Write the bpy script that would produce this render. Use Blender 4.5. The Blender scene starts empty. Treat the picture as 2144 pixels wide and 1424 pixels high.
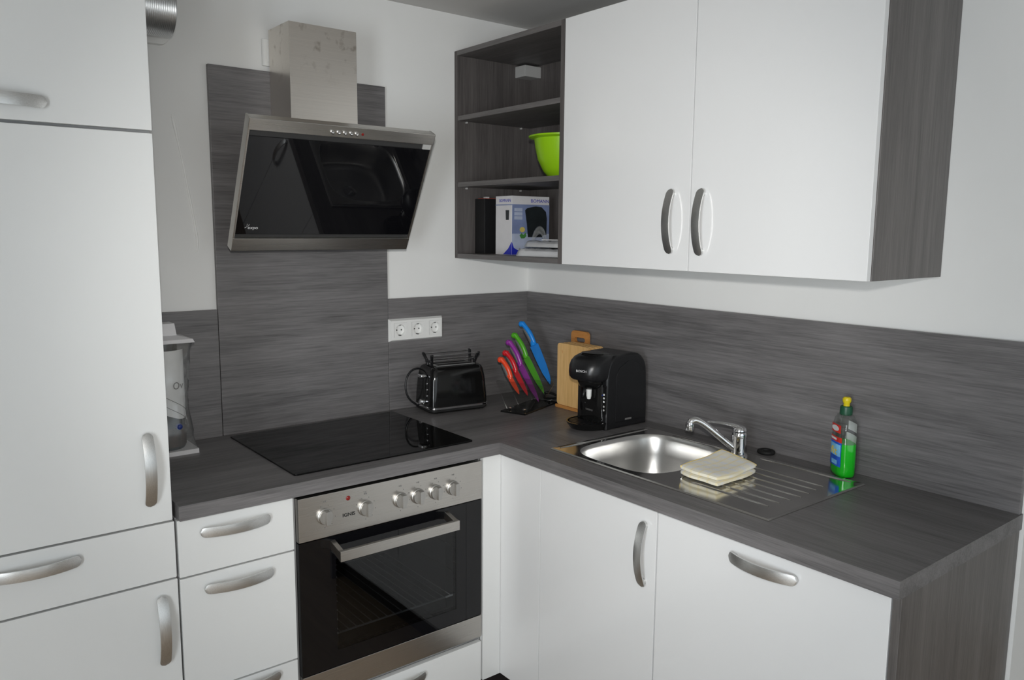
import bpy, bmesh, math, random
from mathutils import Vector, Matrix, Euler
random.seed(7)
SC = bpy.context.scene
COL = SC.collection
PI = math.pi

# ------------------------------------------------------------------ camera
cam_d = bpy.data.cameras.new('camera')
cam_d.sensor_fit = 'HORIZONTAL'; cam_d.sensor_width = 36.0
cam_d.lens = 1667.84 / 2144 * 36.0
cam_d.clip_start = 0.05
cam = bpy.data.objects.new('camera', cam_d); COL.objects.link(cam)
CF = Vector((0.61616845, 0.77547471, -0.13775129))
CR = Vector((0.78358372, -0.62123809, 0.00773234))
CU = Vector((0.07958011, 0.11270409, 0.99043667))
cam.matrix_world = Matrix(((CR.x, CU.x, -CF.x, -2.0669), (CR.y, CU.y, -CF.y, -2.5011), (CR.z, CU.z, -CF.z, 1.5649), (0, 0, 0, 1)))
SC.camera = cam
SC.cycles.transparent_max_bounces = 32

# ------------------------------------------------------------------ world, daylight, exposure
SC.view_settings.view_transform = 'Standard'
SC.view_settings.look = 'None'
SC.view_settings.gamma = 1.0
SC.view_settings.exposure = 0.0
SC.view_settings.use_curve_mapping = False
world = bpy.data.worlds.new('world'); SC.world = world
world.use_nodes = True
bgn = world.node_tree.nodes['Background']
bgn.inputs['Color'].default_value = (0.86, 0.93, 1.0, 1)
bgn.inputs['Strength'].default_value = 1.0

ROOM_X0, ROOM_Y0, CEIL = -3.30, -4.80, 2.335
WIN_Y0, WIN_Y1, WIN_Z0, WIN_Z1 = -3.2, -2.25, 0.45, 1.90   # balcony window in the left wall


def area(name, loc, rot, sx, sy, energy, color):
    l = bpy.data.lights.new(name, 'AREA'); l.shape = 'RECTANGLE'; l.size = sx; l.size_y = sy
    l.energy = energy; l.color = color
    o = bpy.data.objects.new(name, l); COL.objects.link(o); o.location = loc; o.rotation_euler = rot
    return o


# daylight entering through the balcony window on the left
area('window_daylight', (ROOM_X0 - 0.16, (WIN_Y0 + WIN_Y1) / 2, (WIN_Z0 + WIN_Z1) / 2), (0, -PI / 2, 0), WIN_Z1 - WIN_Z0, WIN_Y1 - WIN_Y0, 72, (0.935, 0.955, 1.0))
# soft fill added through an unseen rear window, brightens the steel reflections
area('rear_fill_light', (-1.4, ROOM_Y0 - 0.16, 1.15), (PI / 2, 0, 0), 3.2, 1.9, 8, (0.98, 0.98, 1.0))
# the photographer's flash, standing just above the lens (it throws the narrow shadow below the wall cabinet)
fl = bpy.data.lights.new('photo_flash', 'SPOT'); fl.energy = 97; fl.spot_size = math.radians(68); fl.spot_blend = 1.0
fl.shadow_soft_size = 0.025; fl.color = (1.0, 0.985, 0.955)
flo = bpy.data.objects.new('photo_flash', fl); COL.objects.link(flo)
flo.matrix_world = Matrix.Translation(CU * 0.12) @ cam.matrix_world

# ------------------------------------------------------------------ material helpers
MATS = {}


def new_mat(name):
    m = bpy.data.materials.new(name); m.use_nodes = True
    nt = m.node_tree
    return m, nt, nt.nodes['Principled BSDF']


def setp(b, **k):
    names = {'rough': 'Roughness', 'metal': 'Metallic', 'spec': 'Specular IOR Level', 'coat': 'Coat Weight', 'coatr': 'Coat Roughness', 'trans': 'Transmission Weight', 'ior': 'IOR', 'alpha': 'Alpha', 'aniso': 'Anisotropic', 'sheen': 'Sheen Weight', 'sss': 'Subsurface Weight'}
    for a, v in k.items():
        b.inputs[names[a]].default_value = v


def plain(name, col, var=0.06, scale=6.0, bump=0.0, bscale=300.0, **k):
    """solid colour with a faint procedural variation"""
    m, nt, b = new_mat(name)
    tc = nt.nodes.new('ShaderNodeTexCoord')
    n = nt.nodes.new('ShaderNodeTexNoise'); n.inputs['Scale'].default_value = scale; n.inputs['Detail'].default_value = 4
    nt.links.new(tc.outputs['Object'], n.inputs['Vector'])
    r = nt.nodes.new('ShaderNodeValToRGB')
    r.color_ramp.elements[0].position = 0.3; r.color_ramp.elements[1].position = 0.7
    r.color_ramp.elements[0].color = (*[c * (1 - var) for c in col], 1)
    r.color_ramp.elements[1].color = (*[min(1, c * (1 + var)) for c in col], 1)
    nt.links.new(n.outputs['Fac'], r.inputs['Fac']); nt.links.new(r.outputs['Color'], b.inputs['Base Color'])
    setp(b, **k)
    if bump:
        n2 = nt.nodes.new('ShaderNodeTexNoise'); n2.inputs['Scale'].default_value = bscale; n2.inputs['Detail'].default_value = 3
        nt.links.new(tc.outputs['Object'], n2.inputs['Vector'])
        bp = nt.nodes.new('ShaderNodeBump'); bp.inputs['Strength'].default_value = bump; bp.inputs['Distance'].default_value = 0.002
        nt.links.new(n2.outputs['Fac'], bp.inputs['Height']); nt.links.new(bp.outputs['Normal'], b.inputs['Normal'])
    MATS[name] = m
    return m


def wood(name, axis, c0, c1, rough=0.42, spec=0.5, fine=150.0, bump=0.25):
    """printed-laminate wood: long streaks along one axis"""
    m, nt, b = new_mat(name)
    tc = nt.nodes.new('ShaderNodeTexCoord')

    def mapped(along, across):
        mp = nt.nodes.new('ShaderNodeMapping')
        s = [across] * 3; s['xyz'.index(axis)] = along
        mp.inputs['Scale'].default_value = s
        nt.links.new(tc.outputs['Object'], mp.inputs['Vector'])
        return mp

    def noise(mp, detail, dist=0.0, rough_=0.55):
        n = nt.nodes.new('ShaderNodeTexNoise'); n.inputs['Scale'].default_value = 1.0
        n.inputs['Detail'].default_value = detail; n.inputs['Distortion'].default_value = dist; n.inputs['Roughness'].default_value = rough_
        nt.links.new(mp.outputs['Vector'], n.inputs['Vector'])
        return n
    nb = noise(mapped(1.1, 14.0), 5, 0.8)
    nf = noise(mapped(5.0, fine), 4, 0.3, 0.65)
    nd = noise(mapped(14.0, fine * 3.2), 2)

    def mad(a, b_, f, op='MULTIPLY_ADD'):
        x = nt.nodes.new('ShaderNodeMath'); x.operation = op
        nt.links.new(a, x.inputs[0]); x.inputs[1].default_value = f
        if isinstance(b_, float): x.inputs[2].default_value = b_
        else: nt.links.new(b_, x.inputs[2])
        return x.outputs[0]
    s = mad(nb.outputs['Fac'], 0.0, 0.45)
    s = mad(nf.outputs['Fac'], s, 0.40)
    s = mad(nd.outputs['Fac'], s, 0.25)
    r = nt.nodes.new('ShaderNodeValToRGB'); e = r.color_ramp.elements
    e[0].position = 0.40; e[1].position = 0.68
    e[0].color = (*c0, 1); e[1].color = (*c1, 1)
    nt.links.new(s, r.inputs['Fac']); nt.links.new(r.outputs['Color'], b.inputs['Base Color'])
    setp(b, rough=rough, spec=spec)
    bp = nt.nodes.new('ShaderNodeBump'); bp.inputs['Strength'].default_value = bump; bp.inputs['Distance'].default_value = 0.0006
    nt.links.new(nf.outputs['Fac'], bp.inputs['Height']); nt.links.new(bp.outputs['Normal'], b.inputs['Normal'])
    MATS[name] = m
    return m


def brushed(name, col, axis, rough=0.3, stains=None, bump=0.015, contrast=0.05):
    m, nt, b = new_mat(name)
    tc = nt.nodes.new('ShaderNodeTexCoord'); mp = nt.nodes.new('ShaderNodeMapping')
    s = [900.0] * 3; s['xyz'.index(axis)] = 3.0
    mp.inputs['Scale'].default_value = s
    nt.links.new(tc.outputs['Object'], mp.inputs['Vector'])
    n = nt.nodes.new('ShaderNodeTexNoise'); n.inputs['Scale'].default_value = 1; n.inputs['Detail'].default_value = 3
    nt.links.new(mp.outputs['Vector'], n.inputs['Vector'])
    r = nt.nodes.new('ShaderNodeValToRGB'); e = r.color_ramp.elements
    e[0].position = .3; e[1].position = .7
    e[0].color = (*[c * (1 - contrast) for c in col], 1); e[1].color = (*[min(1, c * (1 + contrast)) for c in col], 1)
    nt.links.new(n.outputs['Fac'], r.inputs['Fac'])
    out = r.outputs['Color']
    rr = nt.nodes.new('ShaderNodeMapRange'); rr.inputs['To Min'].default_value = rough * 0.93; rr.inputs['To Max'].default_value = rough * 1.07
    nt.links.new(n.outputs['Fac'], rr.inputs['Value']); nt.links.new(rr.outputs['Result'], b.inputs['Roughness'])
    if stains:
        n2 = nt.nodes.new('ShaderNodeTexNoise'); n2.inputs['Scale'].default_value = stains; n2.inputs['Detail'].default_value = 4
        nt.links.new(tc.outputs['Object'], n2.inputs['Vector'])
        r2 = nt.nodes.new('ShaderNodeValToRGB'); r2.color_ramp.elements[0].position = .57; r2.color_ramp.elements[1].position = .76
        nt.links.new(n2.outputs['Fac'], r2.inputs['Fac'])
        sep = nt.nodes.new('ShaderNodeSeparateXYZ'); nt.links.new(tc.outputs['Object'], sep.inputs[0])
        mr = nt.nodes.new('ShaderNodeMapRange'); mr.inputs['From Min'].default_value = 0.50; mr.inputs['From Max'].default_value = 0.62
        nt.links.new(sep.outputs['Z'], mr.inputs['Value'])
        mu = nt.nodes.new('ShaderNodeMath'); mu.operation = 'MULTIPLY'
        nt.links.new(r2.outputs['Color'], mu.inputs[0]); nt.links.new(mr.outputs['Result'], mu.inputs[1])
        mx = nt.nodes.new('ShaderNodeMixRGB'); mx.inputs['Color2'].default_value = (0.30, 0.25, 0.20, 1)
        nt.links.new(mu.outputs[0], mx.inputs['Fac']); nt.links.new(out, mx.inputs['Color1'])
        out = mx.outputs['Color']
    nt.links.new(out, b.inputs['Base Color'])
    bp = nt.nodes.new('ShaderNodeBump'); bp.inputs['Strength'].default_value = bump; bp.inputs['Distance'].default_value = 0.0005
    nt.links.new(n.outputs['Fac'], bp.inputs['Height']); nt.links.new(bp.outputs['Normal'], b.inputs['Normal'])
    setp(b, metal=1.0)
    MATS[name] = m
    return m


def clear(name, tint, gloss=0.06, rough=0.03, body=0.0, bodycol=(1, 1, 1)):
    """thin clear film / pane: see-through with a fresnel sheen (same for every viewer)"""
    m, nt, b = new_mat(name)
    nt.nodes.remove(b)
    out = nt.nodes['Material Output']
    tr = nt.nodes.new('ShaderNodeBsdfTransparent'); tr.inputs['Color'].default_value = (*tint, 1)
    gl = nt.nodes.new('ShaderNodeBsdfGlossy'); gl.inputs['Roughness'].default_value = rough
    fr = nt.nodes.new('ShaderNodeFresnel')
    ge = nt.nodes.new('ShaderNodeNewGeometry'); io = nt.nodes.new('ShaderNodeMath'); io.operation = 'MULTIPLY_ADD'
    io.inputs[1].default_value = 1 / 1.5 - 1.5; io.inputs[2].default_value = 1.5      # no total reflection on the back of a thin sheet
    nt.links.new(ge.outputs['Backfacing'], io.inputs[0]); nt.links.new(io.outputs[0], fr.inputs['IOR'])
    ad = nt.nodes.new('ShaderNodeMath'); ad.operation = 'ADD'; ad.inputs[1].default_value = gloss; ad.use_clamp = True
    nt.links.new(fr.outputs[0], ad.inputs[0])
    mx = nt.nodes.new('ShaderNodeMixShader')
    nt.links.new(ad.outputs[0], mx.inputs[0]); nt.links.new(tr.outputs[0], mx.inputs[1]); nt.links.new(gl.outputs[0], mx.inputs[2])
    last = mx.outputs[0]
    if body:
        df = nt.nodes.new('ShaderNodeBsdfDiffuse'); df.inputs['Color'].default_value = (*bodycol, 1)
        m2 = nt.nodes.new('ShaderNodeMixShader'); m2.inputs[0].default_value = body
        nt.links.new(last, m2.inputs[1]); nt.links.new(df.outputs[0], m2.inputs[2]); last = m2.outputs[0]
    nt.links.new(last, out.inputs['Surface'])
    MATS[name] = m
    return m


# ------------------------------------------------------------------ materials
plain('wall_paint', (0.80, 0.80, 0.785), 0.015, 3.0, bump=0.05, bscale=180, rough=0.9, spec=0.2)
plain('ceiling_paint', (0.64, 0.63, 0.615), 0.015, 3.0, bump=0.05, bscale=160, rough=0.95, spec=0.1)
plain('white_gloss', (0.80, 0.803, 0.803), 0.006, 2.0, rough=0.16, spec=0.5)
plain('white_satin', (0.79, 0.795, 0.785), 0.006, 2.0, rough=0.30, spec=0.45)
plain('carcass_grey', (0.35, 0.35, 0.35), 0.05, 8, rough=0.6)
plain('carcass_dark', (0.03, 0.03, 0.03), 0.05, 8, rough=0.6)
DK0, DK1 = (0.087, 0.083, 0.084), (0.205, 0.196, 0.197)
wood('wood_x', 'x', DK0, DK1)
wood('wood_y', 'y', DK0, DK1)
wood('wood_z', 'z', (0.085, 0.078, 0.075), (0.17, 0.157, 0.150))
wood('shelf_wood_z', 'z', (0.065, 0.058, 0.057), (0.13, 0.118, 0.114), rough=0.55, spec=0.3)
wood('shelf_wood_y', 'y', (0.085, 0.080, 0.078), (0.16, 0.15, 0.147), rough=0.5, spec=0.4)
wood('plinth', 'x', (0.016, 0.012, 0.012), (0.03, 0.024, 0.023), rough=0.5)
wood('floor_wood', 'y', (0.26, 0.185, 0.12), (0.42, 0.31, 0.21), rough=0.4, fine=90)
brushed('steel_x', (0.56, 0.54, 0.51), 'x', 0.28)
brushed('steel_chimney', (0.70, 0.66, 0.61), 'x', 0.30, stains=26.0)
brushed('steel_sink', (0.60, 0.59, 0.57), 'y', 0.14, bump=0.01, contrast=0.03)
brushed('steel_bowl', (0.74, 0.735, 0.72), 'y', 0.30, bump=0.01, contrast=0.03)
brushed('aluminium', (0.66, 0.66, 0.65), 'x', 0.36, contrast=0.10)
brushed('aluminium_duct', (0.62, 0.63, 0.64), 'z', 0.32)
brushed('knob_metal', (0.52, 0.51, 0.49), 'x', 0.40)
plain('chrome', (0.85, 0.85, 0.86), 0.01, 3, rough=0.05, metal=1.0)
plain('black_glass', (0.004, 0.004, 0.005), 0.1, 3, rough=0.02, spec=0.5)
plain('hob_glass', (0.004, 0.004, 0.004), 0.2, 3, rough=0.03, spec=0.28)
plain('black_gloss', (0.006, 0.006, 0.006), 0.1, 5, rough=0.10, spec=0.5)
plain('black_satin', (0.009, 0.009, 0.010), 0.1, 40, bump=0.02, rough=0.32, spec=0.5)
plain('black_matte', (0.012, 0.012, 0.012), 0.1, 20, rough=0.6, spec=0.3)
plain('enamel', (0.05, 0.05, 0.052), 0.15, 30, rough=0.35)
plain('white_plastic', (0.82, 0.82, 0.80), 0.01, 5, rough=0.28)
plain('grey_plastic', (0.45, 0.45, 0.44), 0.02, 5, rough=0.4)
plain('dark_grey_rubber', (0.12, 0.12, 0.12), 0.06, 30, rough=0.55)
plain('red_lamp', (0.22, 0.012, 0.01), 0.05, 5, rough=0.15)
plain('print_black', (0.02, 0.02, 0.02), 0.02, 5, rough=0.5)
plain('print_grey', (0.17, 0.165, 0.16), 0.02, 5, rough=0.5)
plain('print_white', (0.75, 0.75, 0.75), 0.02, 5, rough=0.5)
plain('paper', (0.72, 0.72, 0.72), 0.04, 30, rough=0.7)
plain('card_white', (0.66, 0.65, 0.66), 0.03, 30, rough=0.6)
plain('card_black', (0.008, 0.008, 0.009), 0.1, 30, rough=0.5)
plain('card_red', (0.45, 0.05, 0.02), 0.05, 30, rough=0.5)
plain('print_blue_grey', (0.20, 0.25, 0.42), 0.16, 14, rough=0.45)
plain('print_light_blue', (0.42, 0.47, 0.60), 0.12, 18, rough=0.45)
plain('print_blue', (0.02, 0.03, 0.42), 0.06, 10, rough=0.45)
plain('print_green', (0.06, 0.22, 0.05), 0.3, 60, rough=0.5)
plain('print_yellow', (0.60, 0.48, 0.12), 0.1, 40, rough=0.5)
plain('print_kettle', (0.016, 0.020, 0.022), 0.2, 30, rough=0.4)
plain('lime_plastic', (0.30, 0.58, 0.01), 0.03, 5, rough=0.3)
wood('bamboo', 'z', (0.62, 0.36, 0.12), (0.86, 0.56, 0.25), rough=0.5, fine=70, bump=0.08)
wood('bamboo_dark', 'y', (0.38, 0.15, 0.035), (0.55, 0.25, 0.07), rough=0.5, fine=70, bump=0.08)
for _n, _c in (('blue', (0.01, 0.24, 0.75)), ('green', (0.08, 0.38, 0.015)), ('purple', (0.27, 0.03, 0.30)), ('red', (0.56, 0.012, 0.02)), ('orange', (0.80, 0.07, 0.02))):
    plain('knife_' + _n, _c, 0.03, 5, rough=0.3)
    plain('blade_' + _n, tuple(c * 0.75 + 0.012 for c in _c), 0.05, 30, rough=0.35)
plain('soap_green', (0.008, 0.50, 0.012), 0.04, 5, rough=0.12)
plain('cap_green', (0.008, 0.075, 0.035), 0.05, 5, rough=0.4)
plain('cap_yellow', (0.70, 0.56, 0.01), 0.04, 5, rough=0.35)
plain('label_blue', (0.015, 0.11, 0.60), 0.35, 22, rough=0.35)
plain('label_sky', (0.20, 0.52, 0.85), 0.25, 60, rough=0.35)
plain('label_red', (0.62, 0.03, 0.02), 0.05, 5, rough=0.35)
plain('label_white', (0.70, 0.72, 0.72), 0.03, 5, rough=0.4)
plain('label_yellow', (0.85, 0.60, 0.02), 0.03, 5, rough=0.4)
plain('jar_dark', (0.018, 0.025, 0.028), 0.5, 60, rough=0.15)
plain('jar_cork', (0.045, 0.03, 0.022), 0.5, 60, rough=0.6)
plain('marble_blue', (0.02, 0.04, 0.20), 0.2, 60, rough=0.1)
clear('acrylic', (0.93, 0.93, 0.92), 0.0, 0.05)
clear('film', (0.96, 0.965, 0.96), 0.05, 0.10, body=0.06, bodycol=(0.8, 0.82, 0.82))
clear('film_milky', (0.95, 0.95, 0.95), 0.06, 0.15, body=0.35, bodycol=(0.75, 0.76, 0.78))
clear('bottle_plastic', (0.94, 0.96, 0.95), 0.01, 0.05)
clear('oven_glass', (0.62, 0.63, 0.64), 0.0, 0.01)
clear('pane_glass', (0.95, 0.97, 0.97), 0.02, 0.0)


def cloth_mat():
    m, nt, b = new_mat('dishcloth')
    tc = nt.nodes.new('ShaderNodeTexCoord')

    def bands(ax, scale, lo, hi):
        w = nt.nodes.new('ShaderNodeTexWave'); w.wave_type = 'BANDS'; w.bands_direction = ax
        w.inputs['Scale'].default_value = scale; w.inputs['Distortion'].default_value = 0.6; w.inputs['Detail'].default_value = 1
        nt.links.new(tc.outputs['Object'], w.inputs['Vector'])
        r = nt.nodes.new('ShaderNodeValToRGB'); r.color_ramp.elements[0].position = lo; r.color_ramp.elements[1].position = hi
        nt.links.new(w.outputs['Fac'], r.inputs['Fac'])
        return r.outputs['Color']

    def mix(f, c1, c2):
        x = nt.nodes.new('ShaderNodeMixRGB'); nt.links.new(f, x.inputs['Fac'])
        if isinstance(c1, tuple): x.inputs['Color1'].default_value = (*c1, 1)
        else: nt.links.new(c1, x.inputs['Color1'])
        x.inputs['Color2'].default_value = (*c2, 1)
        return x.outputs['Color']
    c = mix(bands('X', 9, .45, .95), (0.84, 0.80, 0.66), (0.78, 0.775, 0.76))
    c = mix(bands('Y', 11, .80, 1.0), c, (0.84, 0.75, 0.50))
    nt.links.new(c, b.inputs['Base Color'])
    n = nt.nodes.new('ShaderNodeTexNoise'); n.inputs['Scale'].default_value = 500
    nt.links.new(tc.outputs['Object'], n.inputs['Vector'])
    bp = nt.nodes.new('ShaderNodeBump'); bp.inputs['Strength'].default_value = .4; bp.inputs['Distance'].default_value = .002
    nt.links.new(n.outputs['Fac'], bp.inputs['Height']); nt.links.new(bp.outputs['Normal'], b.inputs['Normal'])
    setp(b, rough=.9, spec=.1, sheen=.3)
    MATS['dishcloth'] = m


cloth_mat()
plain('filler', (0.90, 0.90, 0.88), 0.02, 20, rough=0.7)
plain('cloth_hem', (0.84, 0.66, 0.26), 0.1, 60, rough=.9)

# ------------------------------------------------------------------ geometry helpers
WM = {}


def thing(name, label, cat, loc=(0, 0, 0), rz=0.0, group=None):
    o = bpy.data.objects.new(name, None); COL.objects.link(o)
    o.empty_display_size = 0.05
    o.location = loc; o.rotation_euler = (0, 0, rz)
    WM[o.name] = Matrix.Translation(Vector(loc)) @ Matrix.Rotation(rz, 4, 'Z')
    o['label'] = label; o['category'] = cat
    if group: o['group'] = group
    return o


def tag(o, label=None, cat=None, group=None, kind=None):
    if label: o['label'] = label
    if cat: o['category'] = cat
    if group: o['group'] = group
    if kind: o['kind'] = kind
    return o


def finish(bm, name, mat, smooth=None):
    bmesh.ops.recalc_face_normals(bm, faces=bm.faces[:])
    me = bpy.data.meshes.new(name)
    bm.to_mesh(me); bm.free()
    me.materials.append(MATS[mat])
    if smooth is not None:
        for p in me.polygons: p.use_smooth = True
        me.set_sharp_from_angle(angle=math.radians(smooth))
    return me


def wn(o, smooth):
    if smooth is not None and smooth <= 40:
        m = o.modifiers.new('weighted_normal', 'WEIGHTED_NORMAL'); m.keep_sharp = True; m.weight = 100


def part(name, bm, mat, parent=None, local=False, smooth=None, at=None, label=None):
    """bm in world coordinates (local=False), or in the parent's (local=True), or own coordinates placed by world matrix `at`"""
    base = WM[parent.name] if parent else Matrix.Identity(4)
    if isinstance(bm, bpy.types.Mesh):
        me = bm
    else:
        if at is None and not local and parent:
            bm.transform(base.inverted())
        me = finish(bm, name, mat, smooth)
    o = bpy.data.objects.new(name, me); COL.objects.link(o)
    if parent: o.parent = parent
    if at is not None:
        o.matrix_basis = base.inverted() @ at
        WM[o.name] = at.copy()
    else:
        WM[o.name] = base.copy()
    wn(o, smooth)
    if label: o['label'] = label
    return o


def solo(name, bm, mat, label, cat, group=None, smooth=None, origin=None):
    """a one-mesh thing, bm in world coordinates; origin moved to its base"""
    if origin is None:
        xs = [v.co for v in bm.verts]
        origin = Vector(((min(v.x for v in xs) + max(v.x for v in xs)) / 2, (min(v.y for v in xs) + max(v.y for v in xs)) / 2, min(v.z for v in xs)))
    origin = Vector(origin)
    bm.transform(Matrix.Translation(-origin))
    me = finish(bm, name, mat, smooth)
    o = bpy.data.objects.new(name, me); COL.objects.link(o); o.location = origin
    WM[o.name] = Matrix.Translation(origin)
    wn(o, smooth)
    return tag(o, label, cat, group)


def struct(name, bm, mat):
    me = finish(bm, name, mat)
    o = bpy.data.objects.new(name, me); COL.objects.link(o); o['kind'] = 'structure'
    WM[o.name] = Matrix.Identity(4)
    return o


def merge(bm, tmp, M=None):
    if M is not None: tmp.transform(M)
    me = bpy.data.meshes.new('tmp'); tmp.to_mesh(me); tmp.free()
    bm.from_mesh(me); bpy.data.meshes.remove(me)


def box(bm, x, y, z, bev=0.0, seg=2, M=None):
    t = bmesh.new(); bmesh.ops.create_cube(t, size=1)
    x, y, z = sorted(x), sorted(y), sorted(z)
    t.transform(Matrix.Translation(((x[0] + x[1]) / 2, (y[0] + y[1]) / 2, (z[0] + z[1]) / 2)) @ Matrix.Diagonal((x[1] - x[0], y[1] - y[0], z[1] - z[0], 1)))
    if bev:
        bmesh.ops.bevel(t, geom=t.edges[:], offset=bev, segments=seg, affect='EDGES', profile=0.5)
    merge(bm, t, M)
    return bm


def B(x, y, z, bev=0.0, seg=2, M=None):
    return box(bmesh.new(), x, y, z, bev, seg, M)


def prism(bm, pts, axis, lo, hi, bev=0.0, seg=2, M=None, bev_caps_only=False):
    """pts: outline in the two other axes (cyclic order x->(y,z), y->(x,z), z->(x,y))"""
    t = bmesh.new()

    def co(p, w):
        return {'x': (w, p[0], p[1]), 'y': (p[0], w, p[1]), 'z': (p[0], p[1], w)}[axis]
    a = [t.verts.new(co(p, lo)) for p in pts]; b = [t.verts.new(co(p, hi)) for p in pts]
    n = len(pts)
    f1 = t.faces.new(a); f2 = t.faces.new(b[::-1])
    for i in range(n): t.faces.new((a[i], a[(i + 1) % n], b[(i + 1) % n], b[i]))
    bmesh.ops.recalc_face_normals(t, faces=t.faces[:])
    if bev:
        ed = list(set(f1.edges[:] + f2.edges[:])) if bev_caps_only else t.edges[:]
        bmesh.ops.bevel(t, geom=ed, offset=bev, segments=seg, affect='EDGES', profile=0.5)
    merge(bm, t, M)
    return bm


def rrect(x0, x1, y0, y1, r, n=5):
    pts = []
    for cx, cy, a0 in ((x1 - r, y1 - r, 0), (x0 + r, y1 - r, 90), (x0 + r, y0 + r, 180), (x1 - r, y0 + r, 270)):
        for k in range(n + 1):
            a = math.radians(a0 + 90 * k / n); pts.append((cx + r * math.cos(a), cy + r * math.sin(a)))
    return pts


def lathe(bm, prof, n=24, M=None, sx=1.0, sy=1.0):
    """prof: (r, z) list, revolved about z"""
    t = bmesh.new(); rings = []
    for r, z in prof:
        if r < 1e-6: rings.append([t.verts.new((0, 0, z))])
        else: rings.append([t.verts.new((r * sx * math.cos(2 * PI * k / n), r * sy * math.sin(2 * PI * k / n), z)) for k in range(n)])
    for a, b in zip(rings[:-1], rings[1:]):
        if len(a) == 1 and len(b) == 1: continue
        for k in range(n):
            k2 = (k + 1) % n
            if len(a) == 1: t.faces.new((a[0], b[k2], b[k]))
            elif len(b) == 1: t.faces.new((a[k], a[k2], b[0]))
            else: t.faces.new((a[k], a[k2], b[k2], b[k]))
    merge(bm, t, M)
    return bm


def tube(bm, pts, rad, n=10, M=None, closed=False, flat=1.0):
    """round tube along pts; rad a number or list"""
    t = bmesh.new(); P = [Vector(p) for p in pts]; m = len(P)
    R = rad if isinstance(rad, (list, tuple)) else [rad] * m
    up = Vector((0, 0, 1)); rings = []; prev = None
    for i, p in enumerate(P):
        if closed: d = P[(i + 1) % m] - P[i - 1]
        else: d = P[min(i + 1, m - 1)] - P[max(i - 1, 0)]
        d.normalize()
        ref = prev if prev is not None else (up if abs(d.z) < .9 else Vector((1, 0, 0)))
        s = (ref - d * ref.dot(d)).normalized(); w = d.cross(s); prev = s
        rings.append([t.verts.new(p + (s * math.cos(2 * PI * k / n) * flat + w * math.sin(2 * PI * k / n)) * R[i]) for k in range(n)])
    for i in range(m if closed else m - 1):
        a, b = rings[i], rings[(i + 1) % m]
        for k in range(n): t.faces.new((a[k], a[(k + 1) % n], b[(k + 1) % n], b[k]))
    if not closed:
        t.faces.new(rings[0][::-1]); t.faces.new(rings[-1])
    bmesh.ops.recalc_face_normals(t, faces=t.faces[:])
    merge(bm, t, M)
    return bm


def rings_mesh(bm, rings, cap0=True, cap1=True, M=None):
    t = bmesh.new(); R = [[t.verts.new(p) for p in r] for r in rings]
    n = len(R[0])
    for a, b in zip(R[:-1], R[1:]):
        for k in range(n): t.faces.new((a[k], a[(k + 1) % n], b[(k + 1) % n], b[k]))
    if cap0: t.faces.new(R[0][::-1])
    if cap1: t.faces.new(R[-1])
    merge(bm, t, M)
    return bm


def bez(p0, p1, p2, p3, n=12):
    out = []
    for i in range(n + 1):
        t = i / n; a = (1 - t)
        out.append(tuple(a**3 * u + 3 * a * a * t * v + 3 * a * t * t * w + t**3 * x for u, v, w, x in zip(p0, p1, p2, p3)))
    return out


def frame(L, W, O, loc):
    """matrix with local x=L, y=W, z=O"""
    L, W, O = Vector(L), Vector(W), Vector(O)
    return Matrix(((L.x, W.x, O.x, loc[0]), (L.y, W.y, O.y, loc[1]), (L.z, W.z, O.z, loc[2]), (0, 0, 0, 1)))


def text(name, s, size, mat, parent, M, extrude=0.0002, sx=1.0, bold=0.0):
    cu = bpy.data.curves.new(name, 'FONT'); cu.body = s; cu.size = size; cu.extrude = extrude; cu.offset = bold
    cu.align_x = 'CENTER'; cu.align_y = 'CENTER'; cu.resolution_u = 3
    o = bpy.data.objects.new('tmp_text', cu); COL.objects.link(o)
    bpy.context.view_layer.update()
    me = bpy.data.meshes.new_from_object(o.evaluated_get(bpy.context.evaluated_depsgraph_get()))
    bpy.data.objects.remove(o); bpy.data.curves.remove(cu)
    me.materials.clear(); me.materials.append(MATS[mat]); me.name = name
    if sx != 1.0: me.transform(Matrix.Diagonal((sx, 1, 1, 1)))
    return part(name, me, mat, parent, at=M)


FRONT = lambda loc: frame((1, 0, 0), (0, 0, 1), (0, -1, 0), loc)          # facing -y (oven wall)
SIDE = lambda loc: frame((0, -1, 0), (0, 0, 1), (-1, 0, 0), loc)          # facing -x (sink wall)
SIDEV = lambda loc: frame((0, 0, 1), (0, 1, 0), (-1, 0, 0), loc)
FRONTV = lambda loc: frame((0, 0, 1), (-1, 0, 0), (0, -1, 0), loc)

# ------------------------------------------------------------------ bow handle (shared mesh)


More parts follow.
